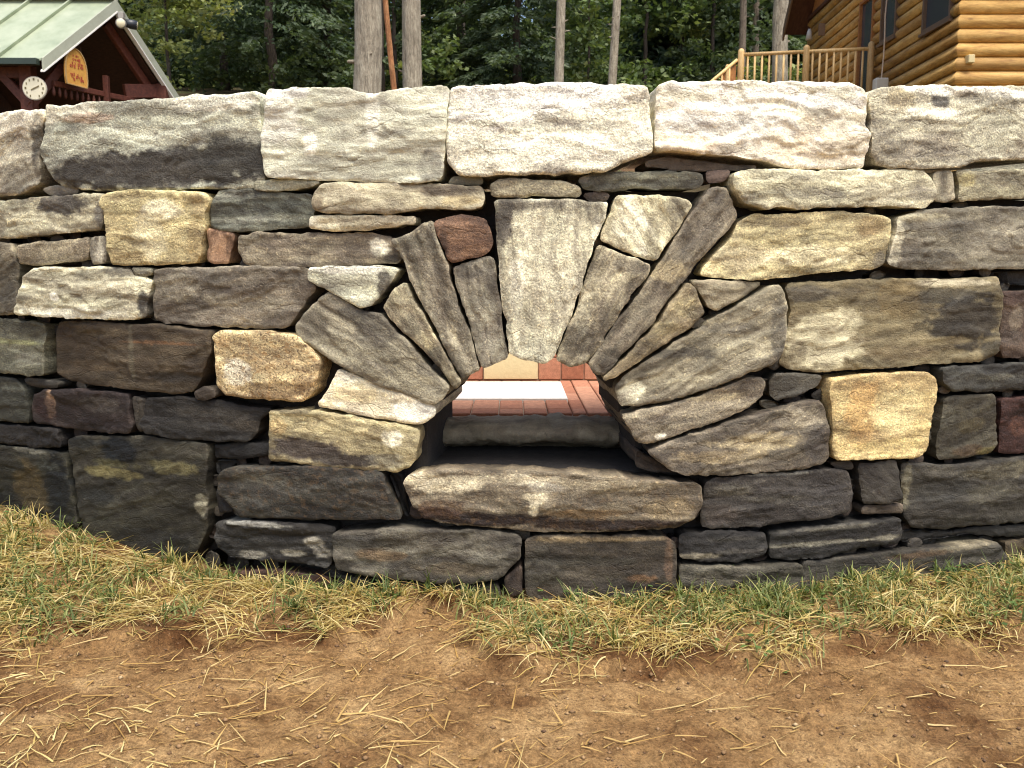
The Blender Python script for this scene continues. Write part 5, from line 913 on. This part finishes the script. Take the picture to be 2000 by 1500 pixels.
def cabin():
    cx, cy = at(1872, 100, 13.0).x, 13.0; pitch = .19; slope = .045; zb = at(1872, 166.5, 13.0).z - 8 * pitch; nlog = 23; yl = 20.6
    zg = float(gz([cx + 3], [14])[0]); e = empty('log_cabin', (cx + 3, 16.5, zg)); tag(e, 'honey-coloured log cabin with dark windows and a steep gable roof', 'cabin')
    rb = .06; prof = [(-rb * .0 + rb * math.sin(math.pi * k / 8), pitch * (k / 8)) for k in range(9)]
    wx = lambda y: cx + slope * (y - cy)
    # openings on the gable wall: (y near, y far, z low, z high, kind)
    def yat(px): return 1750 * cx / (px - 1000) / .992
    wz = at(1780, 60, yat(1780)).z; ops = [(yat(1828), yat(1781), wz, wz + 1.5, 'window'), (yat(1716), yat(1692), at(1693, 80, yat(1693)).z, wz + 1.5, 'window'), (yat(1668), yat(1646), zb + .5, at(1648, 8, yat(1648)).z, 'door')]
    for k in range(nlog):
        z = zb + k * pitch
        # front face
        V = []; F = []; x1 = cx + 7
        for b, h in prof: V += [(cx - b, cy - b, z + h), (x1, cy - b - .02, z + h)]
        for i in range(8): F.append((2 * i, 2 * i + 1, 2 * i + 3, 2 * i + 2))
        F += [(0, 16, 17, 1)]
        MB().add(V, F).build('log', M_LOG, e, smooth=True)
        # gable wall, cut where the openings are
        cuts = sorted([(a - .05, b + .05) for a, b, z0, z1, kd in ops if z + pitch * .5 > z0 - .04 and z + pitch * .5 < z1 + .04]); y = cy; segs = []
        for a, b in cuts: segs.append((y, a)); y = b
        segs.append((y, yl))
        for si, (a, b) in enumerate(segs):
            V = []; F = []
            for q, h in prof:
                ya = a - q if a == cy else a
                V += [(wx(ya) - q, ya, z + h), (wx(b) - q, b, z + h)]
            for i in range(8): F.append((2 * i, 2 * i + 1, 2 * i + 3, 2 * i + 2))
            F += [(0, 16, 17, 1)]; F += [tuple(range(0, 18, 2)), tuple(range(17, 0, -2))]
            MB().add(V, F).build('log', M_LOG, e, smooth=True)
    ztop = zb + nlog * pitch
    for a, b, z0, z1, kd in ops:
        X = wx((a + b) / 2) - .03; w = MB(); t = .05
        for (ya, yb, za, zz) in ((a - t, a, z0, z1), (b, b + t, z0, z1), (a - t, b + t, z1, z1 + t), (a - t, b + t, z0 - t, z0)): w.box(X - .05, X + .06, ya, yb, za, zz)
        f = w.build(kd, M_TRIMW if kd == 'door' else M_FRAME, e)
        if kd == 'window' and b - a > 1: MB().box(X - .03, X + .05, (a + b) / 2 - .02, (a + b) / 2 + .02, z0, z1).build('mullion', simple('pale_mullion', (.34, .30, .24), .6, .1, 9, bump=0), f)
        MB().box(X + .0, X + .015, a, b, z0, z1).build('pane', M_GLASS, f)
        MB().box(X - .075, X - .02, a - .08, b + .08, z0 - .09, z0 - t).build('sill', M_FRAME, f)
    # frieze line, boarded gable, roof with dark soffit
    zt = ztop; yr = 16.8; zr = zt + (yl - yr) * .98; x0 = wx(yl) - .02
    m = MB(); m.prism([(wx(cy) - .01, cy, zt), (wx(yl) - .01, yl, zt), (wx(yr) - .01, yr, zr)], (.08, 0, 0)); m.build('gable_boards', M_TRIMW, e)
    m = MB(); m.bar((wx(cy) - .05, cy - .05, zt + .02), (wx(yl) - .05, yl, zt + .02), .06, .07); m.build('frieze_board', M_SOFF, e)
    for ya, nm in ((yl + .25, 'roof'), (cy - .55, 'roof')):
        za = zt - (abs(ya - yr) - abs((yl if ya > yr else cy) - yr)) * .98; ov = .52
        A = Vector((wx(ya) - ov, ya, za)); B = Vector((wx(yr) - ov, yr, zr)); m = MB(); m.prism([A, B, B + Vector((9, 0, 0)), A + Vector((9, 0, 0))], (0, 0, .09)); r = m.build('roof', M_SOFF, e)
        m = MB(); m.prism([A + Vector((-.025, 0, -.13)), B + Vector((-.025, 0, -.13)), B + Vector((-.025, 0, .12)), A + Vector((-.025, 0, .12))], (.035, 0, 0)); m.build('barge_board', M_FRAME, r)
    MB().box(cx + .15, cx + 7, cy + .15, yl - .1, zg - .4, zb).build('foundation', simple('grey_block', (.25, .24, .22), .9, .15, 6), e)
    MB().box(cx + .12, cx + 7, cy + .12, cy + .2, zb, zt).build('inner_wall', M_SOFF, e)
    m = MB(); m.box(wx(yl) - .05, cx + 7, yl - .05, yl + .03, zb, zt + .4); m.build('rear_wall', M_SOFF, e)
    # fittings on the logs
    o = at(1894, 116, 12.93); MB().box(o.x - .045, o.x + .045, o.y - .06, o.y + .05, o.z - .055, o.z + .055).build('outlet_box', simple('pale_outlet', (.62, .52, .28), .5, .05, 5, bump=0), e, bevel=.008)
    pts = []
    for p_, q_ in ((1733, -60), (1732, 0), (1729, 30), (1728, 70), (1726, 110), (1722, 150), (1720, 175)):
        y = 15.35; pts.append(at(p_, q_, y) + Vector((0, 0, 0)))
    m = MB(); m.tube(pts, .012, 8); m.build('conduit', simple('pale_conduit', (.58, .46, .34), .6, .1, 7, bump=0), e, smooth=True)
    b = at(1722, 165, 15.3); MB().box(b.x - .12, b.x + .1, b.y - .06, b.y + .1, b.z - .2, b.z + .1).build('meter_box', simple('pale_meter_box', (.62, .60, .52), .6, .05, 7, bump=0), e, bevel=.02)
    l = at(1585, 72, 19.5); m = MB(); m.tube([l + Vector((-.05, 0, .16)), l + Vector((-.05, 0, .1)), l + Vector((-.05, 0, -.06))], [.02, .045, .075], 12); m.build('wall_lamp', simple('grey_lamp_shade', (.45, .45, .43), .4, .05, 7, bump=0), e, smooth=True)
    s = at(1609, 56, 18.4); MB().box(s.x - .1, s.x + .02, s.y - .02, s.y + .02, s.z - .13, s.z + .1).build('downpipe_clip', M_FRAME, e)
cabin()

def railing():
    M_R = wood('honey_railing', (.56, .36, .14), (.68, .47, .21), (.76, .56, .28), (5, 5, 1)); a = at(1447, 130, 16.7); b = at(1700, 130, 16.2)
    zt = at(1447, 96, 16.7).z; zf = zt - 1.08; e = empty('deck_railing', (a.x, a.y, zf)); tag(e, 'honey-coloured wooden deck railing with turned posts beside the cabin', 'railing')
    P = [a, at(1574, 130, 16.45), b]; tops = [95, 88, 81]
    for p, tp, pxx in zip(P, tops, (1447, 1574, 1700)):
        z1 = at(pxx, tp, p.y).z; m = MB(); m.tube([(p.x, p.y, zf - .3), (p.x, p.y, z1 - .06), (p.x, p.y, z1 - .025), (p.x, p.y, z1)], [.058, .058, .05, .022], 12); m.build('post', M_R, e, smooth=True)
    rl = [at(1447, 107, 16.7), at(1574, 101, 16.45), at(1700, 95, 16.2)]
    for p, q in zip(rl, rl[1:]):
        m = MB(); m.tube([p, q], .032, 10); m.build('top_rail', M_R, e, smooth=True); lo = Vector((0, 0, -.85)); m = MB(); m.tube([p + lo, q + lo], .03, 10); m.build('bottom_rail', M_R, e, smooth=True)
        n = 9
        for k in range(1, n + 0):
            c = p.lerp(q, k / n); m = MB(); m.tube([c + Vector((0, 0, -.01)), c + lo], .019, 8); m.build('baluster', M_R, e, smooth=True)
    m = MB(); m.box(a.x - .1, b.x + .3, 16.3, 20.6, zf - .12, zf - .02); m.build('deck_floor', M_R, e)
    # stair rail going down to the left
    s0 = at(1440, 117, 16.7); s1 = at(1382, 166, 16.7); s1 = s0 + (s1 - s0) * 1.8
    m = MB(); m.tube([s0, s1], .03, 10); m.build('stair_rail', M_R, e, smooth=True)
    m = MB(); dn = Vector((0, 0, -.55)); q0 = at(1438, 124, 16.72); q1 = at(1409, 148, 16.72); m.prism([q0, q1, q1 + dn, q0 + dn], (0, .03, 0)); m.build('stair_panel', M_TRIMW, e)
    p = at(1421, 126, 16.72); m = MB(); m.tube([(p.x, p.y, p.z - 1.2), (p.x, p.y, p.z - .03), (p.x, p.y, p.z)], [.04, .04, .02], 10); m.build('post', M_R, e, smooth=True)
    for k in range(1, 6): c = s0.lerp(s1, k / 7); m = MB(); m.tube([c, c + Vector((0, 0, -.7))], .018, 8); m.build('baluster', M_R, e, smooth=True)
railing()

# ------------------------------------------------------------------ grass, straw, needles, pebbles
def blades(name, pos, length, width, az, lift, curl, cols, label, cat, mat=M_GRASS, nseg=4):
    n = len(pos); V = np.empty((n, (nseg + 1) * 2, 3)); d = np.stack([np.cos(az), np.sin(az), np.zeros(n)], 1); s = np.stack([-np.sin(az), np.cos(az), np.zeros(n)], 1); up = np.array([0, 0, 1.0])
    p = pos.copy(); ang = lift.copy(); sl = (length / nseg)[:, None]; rng = np.random.default_rng(3)
    tw = rng.uniform(-.5, .5, n)
    for i in range(nseg + 1):
        w = (width * (1 - (i / nseg) ** 1.6) + .0004)[:, None]; side = s * np.cos(tw)[:, None] + up * np.sin(tw)[:, None]
        V[:, 2 * i] = p - side * w; V[:, 2 * i + 1] = p + side * w
        p = p + (d * np.cos(ang)[:, None] + up * np.sin(ang)[:, None]) * sl; ang = ang - curl
        gl = gz(p[:, 0], p[:, 1]) + .004; p[:, 2] = np.maximum(p[:, 2], gl)
    k = (nseg + 1) * 2; base = (np.arange(n) * k)[:, None]; F = np.concatenate([base + np.array([2 * i, 2 * i + 1, 2 * i + 3, 2 * i + 2]) for i in range(nseg)], 0)
    C = np.repeat(np.concatenate([cols, np.ones((n, 1))], 1)[:, None], k, 1).reshape(-1, 4)
    o = big_mesh(name, V.reshape(-1, 3), F, mat, C); tag(o, label, cat, kind='stuff'); return o

def turf():
    rng = np.random.default_rng(21)
    def scatter(n, dens):
        X = rng.uniform(-2.3, 2.0, n * 6); Y = rng.uniform(1.8, 3.3, n * 6); m = (Y < wall_y(X) - .012); X, Y = X[m], Y[m]
        e = Y - turf_edge(X); k = dens(X, Y, e); m = rng.random(len(X)) < k; X, Y = X[m][:n], Y[m][:n]; return np.stack([X, Y, gz(X, Y)], 1)
    z0 = lambda X: np.zeros_like(X)
    def patch(X, Y, s, o): return np.clip(.5 + .75 * fbm(P3(X * s, Y * s, np.zeros_like(X) + o), 3), 0, 1)
    bare = lambda X, Y: 1 - .93 * np.exp(-(((X + .235 + .25 * (Y - 2.3)) / .095) ** 2)) * sstep(2.42, 2.34, Y)
    # green blades: right side thick, left in clumps
    green = scatter(6000, lambda X, Y, e: sstep(-.02, .16, e) * np.where(X > -.12, sstep(.30, .62, patch(X, Y, 7, 1)) * .9 + .05, sstep(.40, .62, patch(X, Y, 8, 2)) * .9) * bare(X, Y))
    n = len(green); L = rng.uniform(.03, .085, n) * np.where(rng.random(n) < .06, 1.5, 1); g = np.array([(.085, .115, .032), (.15, .18, .055), (.25, .26, .09)])[rng.integers(0, 3, n)] * rng.uniform(.8, 1.2, (n, 1))
    blades('grass', green, L, rng.uniform(.0010, .0026, n), rng.uniform(0, 6.283, n), rng.uniform(.25, 1.4, n), rng.uniform(.12, .6, n), g, 'green grass growing along the foot of the stone wall', 'grass')
    dry = scatter(12500, lambda X, Y, e: sstep(-.05, .10, e) * (sstep(.32, .62, patch(X, Y, 7, 5)) * .9 + .06) * np.where(X < .0, 1, .72) * bare(X, Y))
    n = len(dry); L = rng.uniform(.04, .13, n); c = np.array([(.42, .31, .10), (.52, .42, .16), (.62, .52, .26), (.34, .22, .08)])[rng.integers(0, 4, n)] * rng.uniform(.75, 1.15, (n, 1))
    az = np.where(rng.random(n) < .55, rng.normal(3.9, .6, n), rng.uniform(0, 6.283, n))
    blades('dry_grass', dry, L, rng.uniform(.0009, .0018, n), az, rng.uniform(.0, .65, n), rng.uniform(.05, .35, n), c, 'matted yellow straw and dead grass at the edge of the dirt', 'dry grass')
    # rooted tufts leaning on the stones
    tx, L_, W_, A_, T_, C_ = [], [], [], [], [], []
    for k in range(150):
        x = rng.uniform(-1.9, 1.75); near = rng.random() < .62; y = wall_y(x) - (rng.uniform(.012, .07) if near else rng.uniform(.05, .32))
        if y < turf_edge(x) + .01 or (abs(x + .235) < .09 and y < 2.36): continue
        n = int(rng.integers(10, 26)); grn = rng.random() < (.72 if x > -.1 else .45); tx.append(np.stack([rng.normal(x, .012, n), np.minimum(rng.normal(y, .009, n), wall_y(x) - .008)], 1)); L_.append(rng.uniform(.03, .085, n) * rng.uniform(.6, 1.25)); W_.append(rng.uniform(.0012, .0028, n)); A_.append(rng.uniform(0, 6.283, n)); T_.append(rng.uniform(.7, 1.5, n))
        pal = np.array([(.075, .115, .030), (.13, .17, .05), (.22, .25, .08), (.40, .33, .12)]) if grn else np.array([(.40, .30, .10), (.52, .42, .17), (.60, .50, .25), (.18, .20, .06)])
        C_.append(pal[rng.choice(4, n, p=[.3, .34, .24, .12])] * rng.uniform(.8, 1.15, (n, 1)))
    q = np.concatenate(tx); pos = np.stack([q[:, 0], q[:, 1], gz(q[:, 0], q[:, 1]) - .003], 1); n = len(pos)
    blades('grass_tufts', pos, np.concatenate(L_), np.concatenate(W_), np.concatenate(A_), np.concatenate(T_), rng.uniform(.05, .42, n), np.concatenate(C_), 'taller grass tufts rooted against the bottom stones', 'grass')
    # clover-like small leaves
    cl = scatter(700, lambda X, Y, e: sstep(-.06, .1, e) * sstep(.55, .8, patch(X, Y, 8, 9)) * np.where(X > -.2, 1, .35)); n = len(cl)
    P = cl + np.array([0, 0, 1]) * rng.uniform(.008, .035, (n, 1)); A = rnd_dirs(n, rng) * np.array([1, 1, .35]) * .011; B = np.cross(A, np.array([0, 0, 1.0])) * .9
    V, F, C = quads(P, A, B, np.array([(.075, .125, .035)]) * rng.uniform(.8, 1.5, (n, 1))); o = big_mesh('clover', V, F, M_GRASS, C); tag(o, 'small round clover leaves among the grass', 'clover', kind='stuff')
    # needles lying on the dirt
    N = 3000; X = rng.uniform(-1.9, 1.9, N); Y = rng.uniform(1.4, 2.45, N); k = rng.random(N) < np.where(X < .1, .95, .55); X, Y = X[k], Y[k]; pos = np.stack([X, Y, gz(X, Y) + .004], 1); n = len(pos)
    blades('pine_needles', pos, .012 + .11 * rng.random(n) ** 2.6, rng.uniform(.0006, .0017, n), np.where(rng.random(n) < .5, rng.normal(.15, .5, n), rng.uniform(0, 6.28, n)), rng.uniform(-.02, .15, n), rng.uniform(-.03, .07, n), np.array([(.50, .34, .13), (.58, .44, .20), (.42, .26, .09)])[rng.integers(0, 3, n)] * rng.uniform(.8, 1.1, (n, 1)), 'fallen pine needles and straw scattered on the bare dirt', 'needles')
    cx = np.array([(-1.0, 1.6), (-.62, 1.54), (-.3, 1.5), (-1.2, 1.95), (-.85, 1.75)]); q = []
    for (tx, ty) in cx: q.append(np.stack([rng.normal(tx, .11, 45), rng.normal(ty, .045, 45)], 1))
    q = np.concatenate(q); pos = np.stack([q[:, 0], q[:, 1], gz(q[:, 0], q[:, 1]) + .004], 1); n = len(pos)
    blades('straw_tufts', pos, rng.uniform(.02, .07, n), rng.uniform(.0007, .0016, n), rng.uniform(0, 6.28, n), rng.uniform(0, .35, n), rng.uniform(.05, .4, n), np.array([(.58, .47, .20), (.66, .56, .28), (.5, .36, .13)])[rng.integers(0, 3, n)], 'pale matted straw tufts lying on the dirt in front', 'straw')
    # crumbs and pebbles
    N = 15000; X = rng.uniform(-2, 2, N); Y = rng.uniform(1.4, 2.6, N); r = .0012 + .006 * rng.random(N) ** 9; Z = gz(X, Y); T = np.array([(1, 0, 0), (-1, 0, 0), (0, 1, 0), (0, -1, 0), (0, 0, .7), (0, 0, -.7)], float)
    V = np.stack([X, Y, Z + r * .3], 1)[:, None] + T[None] * r[:, None, None] * rng.uniform(.6, 1.3, (N, 6, 1)); f = np.array([(0, 2, 4), (2, 1, 4), (1, 3, 4), (3, 0, 4), (2, 0, 5), (1, 2, 5), (3, 1, 5), (0, 3, 5)]); F = (np.arange(N) * 6)[:, None, None] + f[None]
    pc = np.array([(.20, .115, .05), (.30, .19, .09), (.40, .29, .16), (.13, .07, .032), (.17, .10, .045), (.25, .15, .07), (.10, .055, .028)])[rng.choice(7, N, p=[.22, .18, .05, .15, .17, .15, .08])]; C = np.repeat(np.concatenate([pc, np.ones((N, 1))], 1)[:, None], 6, 1).reshape(-1, 4)
    t = NT('crumbs'); t.l(t.attr('Col').outputs[0], t.b.inputs['Base Color']); o = big_mesh('pebbles', V.reshape(-1, 3), F.reshape(-1, 3), t.m, C); tag(o, 'small pebbles and soil crumbs on the dirt', 'pebbles', kind='stuff')
turf()
